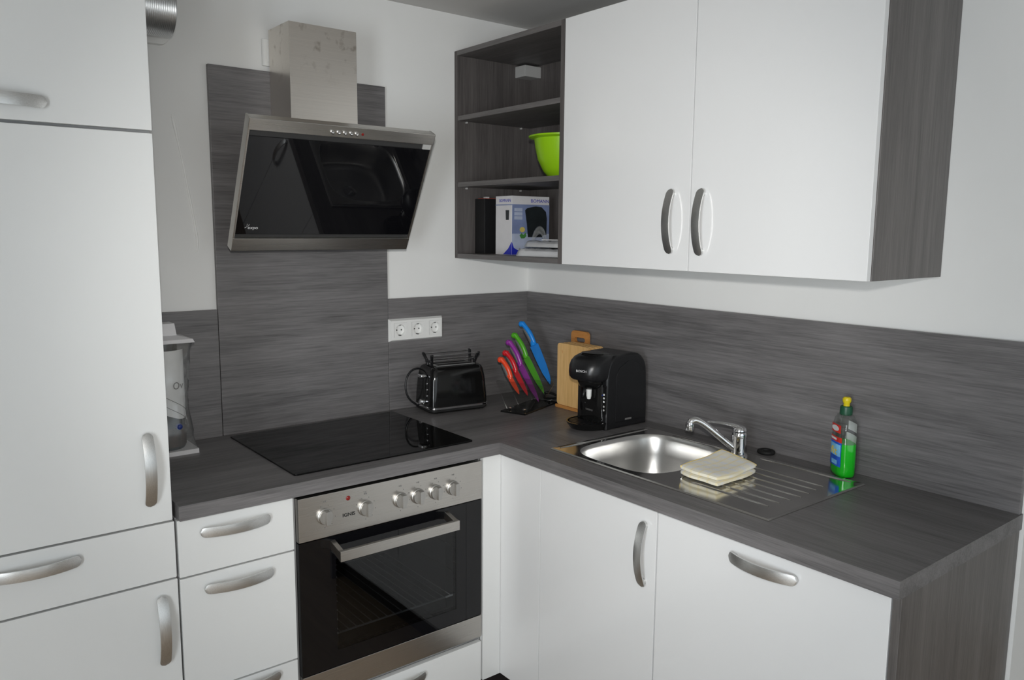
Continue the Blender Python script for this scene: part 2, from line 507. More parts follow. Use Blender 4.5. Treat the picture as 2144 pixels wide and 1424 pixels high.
def handle_mesh():
    L, hw, bow, th = 0.176, 0.0125, 0.030, 0.0045
    bm = bmesh.new(); N = 40
    hl = L / 2
    Rr = (hl * hl + (bow - 0.008) ** 2) / (2 * (bow - 0.008))
    top, bot = [], []
    us = []
    for i in range(N + 1):
        a = -PI / 2 + PI * i / N
        u = hl * (0.55 * math.sin(a) + 0.45 * (i / N * 2 - 1))
        us.append(u)
    M_ = 6
    g = []
    for layer in (0, 1):
        rows = []
        for u in us:
            e = abs(u) - (hl - hw)
            w = hw if e <= 0 else hw * math.sqrt(max(0.0, 1 - (e / hw) ** 2))
            w = max(w, 0.0006)
            z = bow - (Rr - math.sqrt(Rr * Rr - u * u))
            row = []
            for j in range(M_ + 1):
                v = -1 + 2 * j / M_
                crown = 0.0008 * (1 - v * v)
                row.append(bm.verts.new((u, w * v, (z + crown) if layer == 0 else (z - th + crown * .3))))
            rows.append(row)
        g.append(rows)
    for rows in g:
        for r0, r1 in zip(rows[:-1], rows[1:]):
            for j in range(M_): bm.faces.new((r0[j], r0[j + 1], r1[j + 1], r1[j]))
    t, b = g
    for j in (0, M_):
        for i in range(N): bm.faces.new((t[i][j], t[i + 1][j], b[i + 1][j], b[i][j]))
    for i in (0, N):
        for j in range(M_): bm.faces.new((t[i][j], t[i][j + 1], b[i][j + 1], b[i][j]))
    for s in (-1, 1):
        lathe(bm, [(0.0, 0.0), (0.0085, 0.0), (0.0085, 0.0095), (0.0, 0.0095)], 16, Matrix.Translation((s * (hl - 0.0135), 0, 0)))
    return finish(bm, 'handle', 'aluminium', 35)


HANDLE = handle_mesh()


def handle(parent, M):
    return part('handle', HANDLE, 'aluminium', parent, at=M, smooth=35, label='brushed metal bow handle')


# ================================================================== ROOM
def wall_with_hole(axis, a0, a1, b0, b1, h, lo, hi):
    """rectangle a0..a1 (horizontal) x b0..b1 (z) with a hole h=(a,a,z,z), thickness lo..hi on axis"""
    bm = bmesh.new()
    segs = [((a0, h[0]), (b0, b1)), ((h[1], a1), (b0, b1)), ((h[0], h[1]), (b0, h[2])), ((h[0], h[1]), (h[3], b1))]
    for a, b in segs:
        if axis == 'x': box(bm, (lo, hi), a, b)
        else: box(bm, a, (lo, hi), b)
    return bm


WALL_END = -1.846
wall_back = struct('wall_back', B((ROOM_X0 - .2, 0.3), (0, 0.2), (0, CEIL)), 'wall_paint')
struct('wall_right', B((0, 0.3), (WALL_END, 0), (0, CEIL)), 'wall_paint')
struct('wall_passage', B((1.3, 1.4), (ROOM_Y0 - .2, 0.2), (0, CEIL)), 'wall_paint')
struct('wall_left', wall_with_hole('x', ROOM_Y0 - .2, 0, 0, CEIL, (WIN_Y0, WIN_Y1, WIN_Z0, WIN_Z1), ROOM_X0 - .15, ROOM_X0), 'wall_paint')
struct('wall_front', wall_with_hole('y', ROOM_X0, 1.4, 0, CEIL, (-3.0, 0.2, 0.2, 2.10), ROOM_Y0 - .15, ROOM_Y0), 'wall_paint')
struct('floor', B((ROOM_X0 - .2, 1.4), (ROOM_Y0 - .2, 0.2), (-0.1, 0)), 'floor_wood')
struct('ceiling', B((ROOM_X0 - .2, 1.4), (ROOM_Y0 - .2, 0.2), (CEIL, CEIL + .1)), 'ceiling_paint')


def window(name, axis, a0, a1, z0, z1, c, split):
    bm = bmesh.new(); w = 0.055; xs = [a0] + split + [a1]

    def bx(a, z):
        if axis == 'x': box(bm, (c - .03, c + .03), a, z, .004)
        else: box(bm, a, (c - .03, c + .03), z, .004)
    bx((a0, a1), (z0, z0 + w)); bx((a0, a1), (z1 - w, z1))
    for k, a in enumerate(xs): bx((a - (0 if k == 0 else w / 2) - (w / 2 if k == len(xs) - 1 else 0), a + (w / 2 if k < len(xs) - 1 else 0) + (w / 2 if k == 0 else 0)), (z0 + w, z1 - w))
    o = struct(name, bm, 'white_plastic')
    for k in range(len(xs) - 1):
        aa = (xs[k] + w * (.9 if k == 0 else .45), xs[k + 1] - w * (.9 if k == len(xs) - 2 else .45)); zz = (z0 + w, z1 - w)
        part('pane', B((c - .003, c + .003), aa, zz) if axis == 'x' else B(aa, (c - .003, c + .003), zz), 'pane_glass', o)


window('window_1', 'x', WIN_Y0, WIN_Y1, WIN_Z0, WIN_Z1, ROOM_X0 - .07, [(WIN_Y0 + WIN_Y1) / 2])

window('added_rear_window', 'y', -3.0, 0.2, 0.2, 2.10, ROOM_Y0 - .07, [-1.93, -.87])  # unseen window, added as the opening for the rear fill light

# dried filler smear running down the wall beside the cabinet
sm = bmesh.new()
smear = [(-1.358, 1.89), (-1.354, 1.868), (-1.346, 1.82), (-1.336, 1.768), (-1.326, 1.70), (-1.315, 1.629), (-1.307, 1.57), (-1.302, 1.529), (-1.304, 1.50), (-1.306, 1.486)]
tube(sm, [(x, -0.0004, z) for x, z in smear], [.0018, .0050, .0034, .003, .0026, .0034, .003, .0042, .0034, .0015], 8)
o = part('filler_smear', sm, 'filler', wall_back, smooth=60, label='dried filler smear on the wall')

# ================================================================== WORKTOP
H = 0.91; HT = 0.038; T = 0.016
XW0 = -1.556
wt = thing('worktop', 'dark grey wood-grain L-shaped worktop running around the corner', 'worktop', (-0.6, -0.6, H - HT))
part('slab', B((XW0, 0), (-0.6, 0), (H - HT, H), .0022, 2), 'wood_x', wt, smooth=40)
bm = bmesh.new()
YR = -1.8405
for x, y in (((-0.6, -0.512), (YR, -0.6004)), ((-0.108, 0), (YR, -0.6004)), ((-0.512, -0.108), (-0.77, -0.6004)), ((-0.512, -0.108), (YR, -1.488))):
    box(bm, x, y, (H - HT, H))
bmesh.ops.remove_doubles(bm, verts=bm.verts[:], dist=1e-5)
part('slab', bm, 'wood_y', wt)

# ================================================================== SPLASHBACKS
ZS = 1.3155; ZT = 2.045; XP0, XP1 = -1.2538, -0.6565
solo('splashback_panel', B((XP0, XP1), (-T, -.0006), (H, ZT), .0015), 'wood_x', 'tall grey wood-grain panel on the wall behind the extractor hood', 'splashback')
solo('splashback_panel', B((-1.556, XP0 - .002), (-T, -.0006), (H, ZS - .004), .0012), 'wood_x', 'narrow low grey wood-grain splashback beside the tall fridge cabinet', 'splashback')
solo('splashback_panel', B((XP1 + .001, -.0006), (-T, -.0006), (H, ZS), .0012), 'wood_x', 'low grey wood-grain splashback behind the toaster and socket', 'splashback')
solo('splashback_panel', B((-T, -.0006), (-1.838, -T), (H, ZS), .0012), 'wood_y', 'long grey wood-grain splashback behind the sink', 'splashback')

# ================================================================== FRONTS helper
D = 0.58; FT = 0.018


def front_y(name, parent, x, z, mat='white_satin'):
    return part(name, B(x, (-D, -D + FT), z, .0016, 2), mat, parent, smooth=40)


def front_x(name, parent, y, z, mat='white_gloss', d=D):
    return part(name, B((-d, -d + FT), y, z, .0016, 2), mat, parent, smooth=40)


# ---- tall fridge cabinet
fx0, fx1 = -2.166, -1.566
fr = thing('fridge_cabinet', 'tall white built-in fridge cabinet at the left', 'cabinet', (-1.866, -.3, 0))
part('body', B((fx0, fx1), (-D + FT + .002, -.002), (0.1, 2.058), .001), 'carcass_grey', fr)
part('plinth', B((fx0, fx1), (-.52, -.50), (0, .1)), 'plinth', fr)
d_ = front_y('door', fr, (fx0 + .002, fx1), (1.776, 2.062)); handle(d_, FRONT((-1.8565, -D, 1.815)))
d_ = front_y('door', fr, (fx0 + .002, fx1), (0.8745, 1.7695)); handle(d_, FRONTV((-1.6145, -D, 1.007)))
d_ = front_y('drawer', fr, (fx0 + .002, fx1 + .003), (0.731, 0.870)); handle(d_, FRONT((-1.852, -D, 0.829)))
d_ = front_y('door', fr, (fx0 + .002, fx1 + .004), (0.11, 0.7265)); handle(d_, FRONTV((-1.602, -D, 0.608)))

# ---- drawer cabinet
dx0, dx1 = -1.557, -1.267
dc = thing('drawer_cabinet', 'narrow white drawer cabinet between fridge cabinet and oven', 'cabinet', ((dx0 + dx1) / 2, -.3, 0))
part('body', B((dx0, dx1), (-D + FT + .002, -.002), (0.1, H - HT - .001), .001), 'carcass_grey', dc)
part('plinth', B((dx0, dx1), (-.52, -.50), (0, .1)), 'plinth', dc)
for z0, z1, hx, hz in ((.7245, .8685, -1.4185, .829), (.419, .7205, -1.4145, .683), (.11, .415, -1.405, .394)):
    d_ = front_y('drawer', dc, (dx0, dx1), (z0, z1)); handle(d_, FRONT((hx, -D, hz)))

# ---- oven cabinet
ox0, ox1 = -1.2545, -0.657
oc = thing('oven_cabinet', 'white cabinet around the oven with a shallow drawer below it', 'cabinet', ((ox0 + ox1) / 2, -.3, 0))
bm = bmesh.new()
box(bm, (ox0 - .010, ox0 - .001), (-D + FT, -.002), (.1, H - HT - .001)); box(bm, (ox1 + .001, ox1 + .006), (-D + FT, -.002), (.1, H - HT - .001))
box(bm, (ox0 - .001, ox1 + .001), (-D + FT, -.002), (.1, .116)); box(bm, (ox0 - .001, ox1 + .001), (-D + FT + .004, -.002), (.262, .278))
part('body', bm, 'carcass_grey', oc)
part('plinth', B((ox0 - .01, ox1 + .006), (-.52, -.50), (0, .1)), 'plinth', oc)
d_ = front_y('drawer', oc, (ox0 - .004, ox1 + .001), (.128, .2645)); handle(d_, FRONT((-.955, -D, .231)))

# ---- corner fillers
cf = thing('corner_cabinet', 'white corner filler fronts between oven and sink cabinet', 'cabinet', (-.58, -.58, 0))
part('filler_panel', B((ox1 + .0075, -D - .001), (-D, -D + FT), (.128, H - HT - .001), .001), 'white_satin', cf, smooth=40)
part('filler_panel', B((-D, -D + FT), (-.7705, -D + FT), (.128, H - HT - .001), .001), 'white_gloss', cf, smooth=40)
part('plinth', B((ox1 + .006, -.50), (-.52, -.50), (0, .128)), 'plinth', cf)
part('plinth', B((-.52, -.50), (-.772, -.5205), (0, .128)), 'plinth', cf)

# ---- sink cabinet, dishwasher, end panel
sk = thing('sink_cabinet', 'white gloss base cabinet under the sink bowl with one door', 'cabinet', (-.3, -1.0, 0))
bm = bmesh.new()
box(bm, (-D + FT + .002, -.002), (-.7875, -.7725), (.1, H - HT - .001)); box(bm, (-D + FT + .002, -.002), (-1.224, -1.208), (.1, H - HT - .001))
box(bm, (-D + FT + .002, -.002), (-1.208, -.7875), (.1, .116))
part('body', bm, 'carcass_grey', sk)
part('plinth', B((-.52, -.50), (-1.224, -.7725), (0, .1)), 'plinth', sk)
d_ = front_x('door', sk, (-1.2225, -.7725), (.128, .870)); handle(d_, SIDEV((-D, -1.185, .7405)))
dw = thing('dishwasher', 'built-in dishwasher behind a white gloss front beside the end panel', 'dishwasher', (-.3, -1.52, 0))
part('body', B((-D + FT + .002, -.03), (-1.814, -1.226), (.1, H - HT - .046), .002), 'carcass_grey', dw)
part('plinth', B((-.52, -.50), (-1.816, -1.226), (0, .1)), 'plinth', dw)
d_ = front_x('front_panel', dw, (-1.8175, -1.2265), (.128, .870)); handle(d_, SIDE((-D, -1.5335, .826)))
solo('end_panel', B((-.5785, -.002), (-1.837, -1.8195), (0, H - HT), .001), 'wood_z', 'dark wood-grain end panel closing the sink run at the right', 'panel')

# ================================================================== OVEN
ov = thing('built_in_oven', 'built-in stainless steel oven with black glass door and six knobs', 'oven', ((ox0 + ox1) / 2, -.3, .278))
cp = part('control_panel', B((ox0, ox1), (-.582, -.562), (.737, .858), .0015), 'steel_x', ov, smooth=40)
KN = [(-1.18, .797), (-1.058, .794), (-.947, .794), (-.888, .793), (-.827, .793), (-.765, .793)]


def knob_mesh():
    bm = bmesh.new()
    lathe(bm, [(0, 0), (.0222, 0), (.0222, .0045), (.0212, .0055), (.0200, .0062), (.0193, .0125), (0, .0130)], 32)
    w, r = .0062, .0192                                   # raised grip bar running across the dial
    a0 = math.asin(w / r)
    pts = [(r * math.sin(a0 - 2 * a0 * k / 6), r * math.cos(a0 - 2 * a0 * k / 6)) for k in range(7)]
    pts += [(-x, -y) for x, y in pts]
    prism(bm, pts, 'z', .0115, .0265, .0012, 2, bev_caps_only=True)
    return finish(bm, 'knob', 'knob_metal', 30)


KNOB = knob_mesh()
for kx, kz in KN:
    k_ = part('knob', KNOB, 'steel_x', ov, smooth=35, at=FRONT((kx, -.582, kz)))
    m_ = bmesh.new()
    for a in range(7):
        an = math.radians(-60 + a * 40); r_ = .0315
        box(m_, (kx + r_ * math.sin(an) - .0009, kx + r_ * math.sin(an) + .0009), (-.5824, -.5818), (kz - .001 + r_ * math.cos(an) - .0013, kz - .001 + r_ * math.cos(an) + .0013))
    box(m_, (kx - .004, kx - .0005), (-.5824, -.5818), (kz + .039, kz + .0425))
    box(m_, (kx + .001, kx + .0045), (-.5824, -.5818), (kz + .0385, kz + .043))
    part('scale_print', m_, 'print_grey', cp)
part('indicator_lamp', lathe(bmesh.new(), [(0, .0025), (.004, .0022), (.0062, .001), (.0068, 0), (0, 0)], 20, FRONT((-1.110, -.582, .833))), 'red_lamp', ov, smooth=60)
text('lettering', 'IGNIS', .0135, 'print_black', cp, FRONT((-1.109, -.5823, .7865)), sx=1.15, bold=.0004)
text('lettering', '°C', .010, 'print_grey', cp, FRONT((-1.058, -.5823, .838)))
# door: black glass frame ring, see-through window, steel foot strip, bar handle
wx0, wx1, wz0, wz1 = -1.150, -.752, .402, .668
od = part('door', wall_with_hole('y', ox0, ox1, .356, .734, (wx0, wx1, wz0, wz1), -.580, -.562), 'black_glass', ov)
part('door_window', B((wx0, wx1), (-.5795, -.5765), (wz0, wz1)), 'oven_glass', od)
part('door_window', B((wx0 + .01, wx1 - .03), (-.566, -.563), (wz0 + .01, wz1 - .01)), 'oven_glass', od)
part('foot_strip', B((ox0, ox1), (-.581, -.562), (.281, .354), .0015), 'steel_x', od, smooth=40)
bm = B((-1.165, -.781), (-.642, -.630), (.683, .712), .001)
for s in (-1.165, -.781 - .014):
    prism(bm, [(-.632, .685), (-.632, .711), (-.580, .7245), (-.580, .700)], 'x', s, s + .014, .001)
hb = part('bar_handle', bm, 'steel_x', od, smooth=40, label='flat brushed steel bar handle')
bm = bmesh.new()
box(bm, (ox0, ox1), (-.561, -.06), (.280, .30)); box(bm, (ox0, ox1), (-.561, -.06), (.74, .855))
box(bm, (ox0, wx0 - .03), (-.561, -.06), (.30, .74)); box(bm, (wx1 + .03, ox1), (-.561, -.06), (.30, .74)); box(bm, (wx0 - .03, wx1 + .03), (-.08, -.06), (.30, .74))
part('cavity', bm, 'enamel', ov)
bm = bmesh.new()
for yy in (-.545, -.12): tube(bm, [(wx0 - .025, yy, .432), (wx1 + .025, yy, .432)], .003, 8)
for k in range(17):
    xx = wx0 + .0 + k * (wx1 - wx0) / 16
    tube(bm, [(xx, -.545, .436), (xx, -.12, .436)], .0016, 6)
part('rack', bm, 'white_plastic', ov, smooth=60)
for xx in (wx0 - .026, wx1 + .026):
    for zz in (.50, .58): part('rack_rail', tube(bmesh.new(), [(xx, -.52, zz), (xx, -.12, zz)], .0022, 6), 'chrome', ov, smooth=60)

# ================================================================== HOB
bm = prism(bmesh.new(), rrect(-1.2445, -.6615, -.5435, -.0455, .008, 3), 'z', H, H + .005, .0012, 2, bev_caps_only=True)
solo('ceramic_hob', bm, 'hob_glass', 'black glass ceramic hob set in the worktop above the oven', 'hob', smooth=40)

# ================================================================== EXTRACTOR HOOD
xc = -.955; hw_ = .2975
hd = thing('extractor_hood', 'slanted stainless steel and black glass extractor hood with square chimney', 'extractor hood', (xc, -.016, 1.49))
# slope frame: local x = world x, local y = down the slope, local z = outward (towards the room, slightly down)
SLV = Vector((0, .187, -.363)).normalized(); SLN = Vector((0, -.889, -.458)).normalized()
HM = frame((1, 0, 0), SLV, SLN, (xc, -.335, 1.857))


def hpart(name, bm, mat, parent=None, smooth=40, label=None):
    bm.transform(HM)
    return part(name, bm, mat, parent or hd, smooth=smooth, label=label)


part('chimney', wall_with_hole('z', 0, 0, 0, 0, (0, 0, 0, 0), 0, 0) if False else (lambda b: (box(b, (-1.064, -1.062), (-.168, -.0165), (1.86, 2.168)), box(b, (-.846, -.844), (-.168, -.0165), (1.86, 2.168)), box(b, (-1.064, -.844), (-.170, -.168), (1.86, 2.168)), b)[-1])(bmesh.new()), 'steel_chimney', hd)
hpart('panel_frame', (lambda b: (box(b, (-hw_, -hw_ + .006), (.0, .408), (-.034, -.002), .001), box(b, (hw_ - .006, hw_), (.0, .408), (-.034, -.002), .001), box(b, (-hw_ + .006, hw_ - .006), (.004, .404), (-.030, -.012)), b)[-1])(bmesh.new()), 'steel_x')
tb = hpart('top_bar', B((-hw_, hw_), (0, .035), (-.032, 0), .0022), 'steel_x')
bb = hpart('bottom_bar', B((-hw_, hw_), (.366, .408), (-.030, 0), .002), 'steel_x')
hpart('recess_strip', B((-hw_ + .006, hw_ - .006), (.034, .053), (-.014, -.008)), 'carcass_dark')
hpart('recess_strip', B((-hw_ + .006, hw_ - .006), (.352, .367), (-.016, -.010)), 'carcass_dark')
gl = hpart('glass_panel', B((-hw_ + .006, hw_ - .004), (.052, .354), (-.012, -.005), .0008), 'black_glass')
hpart('bracket', B((hw_ - .034, hw_ - .002), (.035, .052), (-.010, -.003), .001), 'grey_plastic')
for bx_ in (-1.008, -.988, -.968, -.948, -.930):
    hpart('button', lathe(bmesh.new(), [(0, 0), (.0058, 0), (.0058, .003), (.0045, .0075), (.0030, .010), (0, .0108)], 16, Matrix.Translation((bx_ - xc, .020, 0))), 'chrome', smooth=50)
hpart('indicator_lamp', lathe(bmesh.new(), [(0, 0), (.0042, 0), (.0034, .002), (0, .003)], 14, Matrix.Translation((-.910 - xc, .0195, 0))), 'red_lamp', smooth=50)
TXM = HM @ frame((1, 0, 0), (0, -1, 0), (0, 0, 1), (-1.196 - xc, .333, -.0048))
text('lettering', 'expo', .0135, 'print_white', gl, TXM, sx=1.15)
bm = bmesh.new()
for ax_, ay_, bx_, by_ in ((-1.2205, .3335, -1.2125, .3285), (-1.2145, .3265, -1.2145, .3205), (-1.2095, .3275, -1.2085, .3215)):
    tube(bm, [(ax_ - xc, ay_, -.0046), (bx_ - xc, by_, -.0046)], .0005, 6)
hpart('logo_mark', bm, 'print_white', gl)
# housing between panel and wall
bm = prism(bmesh.new(), [(-.0165, 1.885), (-.20, 1.885), (-.285, 1.868), (-.115, 1.530), (-.0165, 1.530)], 'x', -1.14, -.77, .002)
part('housing', bm, 'steel_x', hd)

# ================================================================== SOCKETS
so = thing('triple_socket', 'white triple wall socket above the toaster', 'socket', (-.5435, -T, 1.161))
bm = bmesh.new()
SOX = (-.6135, -.5395, -.4655); hs_ = .0267; ya, yb = -T, -T - .0118
edges_ = [-.6575] + [q for c in SOX for q in (c - hs_, c + hs_)] + [-.430]
for k in range(0, len(edges_), 2): box(bm, (edges_[k], edges_[k + 1]), (ya, yb), (1.202 - hs_, 1.202 + hs_), 0)
for z0_, z1_ in ((1.161, 1.202 - hs_), (1.202 + hs_, 1.243)): box(bm, (-.6575, -.430), (ya, yb), (z0_, z1_), 0)
bmesh.ops.remove_doubles(bm, verts=bm.verts[:], dist=1e-5)
for v in bm.verts:      # pillowed outer edge
    if v.co.y < -T - .005:
        if v.co.x < -.657: v.co.x += .006
        if v.co.x > -.4305: v.co.x -= .006
        if v.co.z < 1.1615: v.co.z += .006
        if v.co.z > 1.2425: v.co.z -= .006
part('cover_frame', bm, 'white_plastic', so)
for sx_ in (-.6135, -.5395, -.4655):
    M_ = FRONT((sx_, -T - .0126, 1.202))
    ins = bmesh.new()
    # square insert with a round well
    n = 32; rw = .0205
    sq = []
    for k in range(n):
        a = 2 * PI * k / n; c, s = math.cos(a), math.sin(a); q = .0265 / max(abs(c), abs(s)); sq.append((c * q, s * q, .0008))
    ring = lambda r, z: [(r * math.cos(2 * PI * k / n), r * math.sin(2 * PI * k / n), z) for k in range(n)]
    rings_mesh(ins, [[(x, y, 0) for x, y, z in sq], sq, ring(rw + .001, .0008), ring(rw, 0.0003), ring(rw - .0008, -.0118)], cap0=False, cap1=True)
    ins.transform(M_)
    io = part('socket_insert', ins, 'white_plastic', so, smooth=40)
    for hx in (-.0095, .0095): part('pin_hole', lathe(bmesh.new(), [(0, .0004), (.0026, .0004), (.0026, 0), (0, 0)], 12, M_ @ Matrix.Translation((hx, 0, -.0117))), 'print_black', io)
    for sy_ in (-1, 1): part('earth_clip', B((-.003, .003), (sy_ * .0190 - .0018, sy_ * .0190 + .0018), (-.011, -.001), 0, 2, M_), 'dark_grey_rubber', io)
bp_ = thing('blank_cover_plate', 'white square cover plate half hidden behind the hood chimney', 'cover plate', (-1.041, 0, 2.062))
part('plate', prism(bmesh.new(), [(-1.082, 0), (-1.001, 0), (-1.001, -.006), (-1.007, -.0105), (-1.076, -.0105), (-1.082, -.006)], 'z', 2.062, 2.143, .002), 'white_plastic', bp_, smooth=40)
part('insert', B((-1.069, -1.014), (-.0125, -.0105), (2.075, 2.130), .001), 'white_plastic', bp_)

# ================================================================== VENT DUCT on the fridge cabinet
du = thing('vent_duct', 'ribbed aluminium vent duct on the wall above the fridge cabinet', 'duct', (-1.6, -.115, 2.062))
bm = bmesh.new()
pr_ = []
N_ = 290; x0_, x1_ = -2.05, -1.385
for i in range(N_ + 1):
    pr_.append((.0740 + (.0007 if i % 2 else 0), i * (x1_ - x0_) / N_))
pr_ += [(.0735, x1_ - x0_ + .001), (.069, x1_ - x0_ + .001), (.069, x1_ - x0_ - .10), (0, x1_ - x0_ - .10)]
lathe(bm, [(0, 0)] + pr_, 40, frame((0, 1, 0), (0, 0, 1), (1, 0, 0), (x0_, -.115, 2.156)))
part('duct_pipe', bm, 'aluminium_duct', du, smooth=30)
part('wall_plate', prism(bmesh.new(), rrect(-1.60, -1.362, 2.080, 2.235, .022, 5), 'y', -.001, -.022, .002, 2), 'white_plastic', du, smooth=40)

# ================================================================== UPPER CABINETS
DU = .359; ZU, ZUT = 1.456, 2.205
sh = thing('open_shelf_unit', 'dark open corner shelf unit hung beside the white wall cabinet', 'shelf', (-.18, -.3, ZU))
pt = .017
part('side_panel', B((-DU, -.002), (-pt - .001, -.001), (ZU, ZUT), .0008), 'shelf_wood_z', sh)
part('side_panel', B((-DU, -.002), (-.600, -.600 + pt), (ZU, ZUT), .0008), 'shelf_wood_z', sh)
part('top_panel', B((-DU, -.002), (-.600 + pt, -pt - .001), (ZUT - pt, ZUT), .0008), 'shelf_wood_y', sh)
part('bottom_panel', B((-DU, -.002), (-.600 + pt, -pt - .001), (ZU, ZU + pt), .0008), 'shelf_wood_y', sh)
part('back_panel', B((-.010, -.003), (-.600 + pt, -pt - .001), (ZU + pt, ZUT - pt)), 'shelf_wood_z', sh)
SHZ = (1.966, 1.727)
for z in SHZ:
    part('shelf_board', B((-DU + .002, -.010), (-.600 + pt, -pt - .001), (z - .0085, z + .0085), .0008), 'shelf_wood_y', sh)
    for xx in (-.32, -.06):
        part('shelf_pin', lathe(bmesh.new(), [(0, 0), (.0035, 0), (.0035, .008), (0, .009)], 10, frame((1, 0, 0), (0, 0, 1), (0, -1, 0), (xx, -pt - .001, z - .0125))), 'grey_plastic', sh)
part('hanger_cover', B((-.090, -.010), (-.080, -.0185), (2.140, 2.182), .003), 'grey_plastic', sh, smooth=40)

wc = thing('wall_cabinet', 'white gloss double-door wall cabinet with dark wood side panel', 'cabinet', (-.18, -1.1, ZU))
bm = B((-.340, -.002), (-1.5925, -.602), (ZU + .002, ZUT), .0008)
part('body', bm, 'white_satin', wc)
part('side_panel', B((-.340, -.001), (-1.6105, -1.5935), (ZU, ZUT), .0008), 'wood_z', wc, label='dark wood-grain side panel')
d_ = front_x('door', wc, (-1.1085, -.6025), (ZU, ZUT), d=DU); handle(d_, SIDEV((-DU, -1.049, 1.589)))
d_ = front_x('door', wc, (-1.6085, -1.1115), (ZU, ZUT), d=DU); handle(d_, SIDEV((-DU, -1.151, 1.587)))

# ================================================================== THINGS IN THE OPEN SHELF
zf = ZU + pt
bb_ = thing('black_box', 'tall slim black box with orange-red top in the lowest shelf', 'box', (-.25, -.052, zf))
part('carton', B((-.281, -.221), (-.084, -.022), (zf, zf + .204), .0015), 'card_black', bb_)
part('lid_face', B((-.279, -.223), (-.082, -.040), (zf + .204, zf + .2055)), 'card_red', bb_)
solo('paper_slip', B((-.240, -.225), (-.038, -.0205), (zf + .2055, zf + .2130), .001), 'paper', 'small white paper corner lying on top of the slim black box', 'paper')
kb = thing('kettle_box', 'white and blue printed kettle carton standing in the lowest shelf', 'box', (-.18, -.18, zf))
kx0, kx1, ky0, ky1, kh = -.272, -.095, -.236, -.140, .211
part('carton', B((kx0, kx1), (ky0, ky1), (zf, zf + kh), .001), 'card_white', kb)
e_ = .0004
part('printed_panel', B((kx0 + .001, kx1), (ky0 - e_, ky0), (zf + .020, zf + .178)), 'print_blue_grey', kb)
part('printed_panel', B((kx0 + .001, kx1), (ky0 - 2 * e_, ky0 - e_), (zf + .020, zf + .076)), 'print_light_blue', kb)
P_ = lambda u, v: (kx0 + u * (kx1 - kx0), zf + v * kh)
part('printed_kettle', prism(bmesh.new(), [P_(.42, .30), P_(.39, .52), P_(.34, .76), P_(.40, .80), P_(.62, .83), P_(.78, .82), P_(.90, .74), P_(.93, .62), P_(.92, .34), P_(.84, .34), P_(.80, .30)], 'y', ky0 - 4 * e_, ky0 - 2 * e_), 'print_kettle', kb)
part('printed_flower', prism(bmesh.new(), [P_(.27 + .07 * math.cos(a * PI / 5), .43 + .045 * math.sin(a * PI / 5)) for a in range(10)], 'y', ky0 - 4 * e_, ky0 - 2 * e_), 'print_yellow', kb)
part('printed_leaves', prism(bmesh.new(), [P_(.20, .33), P_(.25, .37), P_(.30, .34), P_(.36, .38), P_(.38, .32), P_(.32, .28), P_(.24, .28)], 'y', ky0 - 4 * e_, ky0 - 2 * e_), 'print_green', kb)
bm = bmesh.new()
for r in range(3):
    box(bm, P_(.06, 0)[0:1] + P_(.27, 0)[0:1], (ky0 - 2 * e_, ky0 - e_), (P_(0, .60 + .07 * r)[1], P_(0, .655 + .07 * r)[1]))
part('printed_icon', bm, 'print_light_blue', kb)
part('printed_swoosh', prism(bmesh.new(), [P_(.0, .005), P_(.0, .22), P_(.05, .12), P_(.14, .085), P_(.26, .07), P_(.36, .005)], 'y', ky0 - 4 * e_, ky0 - 2 * e_), 'print_blue', kb)
part('printed_swoosh', prism(bmesh.new(), [(ky0, zf + .001), (ky0, zf + .047), (ky0 + .02, zf + .022), (ky0 + .05, zf + .001)], 'x', kx0 - 2 * e_, kx0), 'print_blue', kb)
part('printed_line', (lambda b: (box(b, (kx0, kx1), (ky0 - 2 * e_, ky0), (zf + .1775, zf + .181)), box(b, (kx0 - 2 * e_, kx0), (ky0, ky1), (zf + .1775, zf + .181)), b)[-1])(bmesh.new()), 'print_blue_grey', kb)
part('printed_kettle', prism(bmesh.new(), [(ky0 + .018, zf + .125), (ky0 + .034, zf + .125), (ky0 + .036, zf + .160), (ky0 + .016, zf + .160)], 'x', kx0 - 2 * e_, kx0), 'print_kettle', kb)
text('lettering', 'BOMANN', .0175, 'print_blue', kb, FRONT((kx1 - .046, ky0 - e_, zf + .194)), sx=1.15)
text('lettering', 'BOMANN', .0155, 'print_blue', kb, SIDE((kx0 - e_, ky0 + .040, zf + .194)), sx=1.0)

# lime bowl on the middle shelf
bz = SHZ[1] + .0092
bm = lathe(bmesh.new(), [(0, .002), (.050, .0), (.056, .004), (.075, .025), (.095, .065), (.104, .105), (.108, .132), (.126, .137), (.127, .142), (.108, .142), (.103, .134), (.099, .105), (.088, .065), (.068, .025), (.046, .008), (0, .008)], 40, Matrix.Translation((-.200, -.437, bz)))
solo('mixing_bowl', bm, 'lime_plastic', 'lime green plastic bowl on the middle shelf', 'bowl', smooth=40)


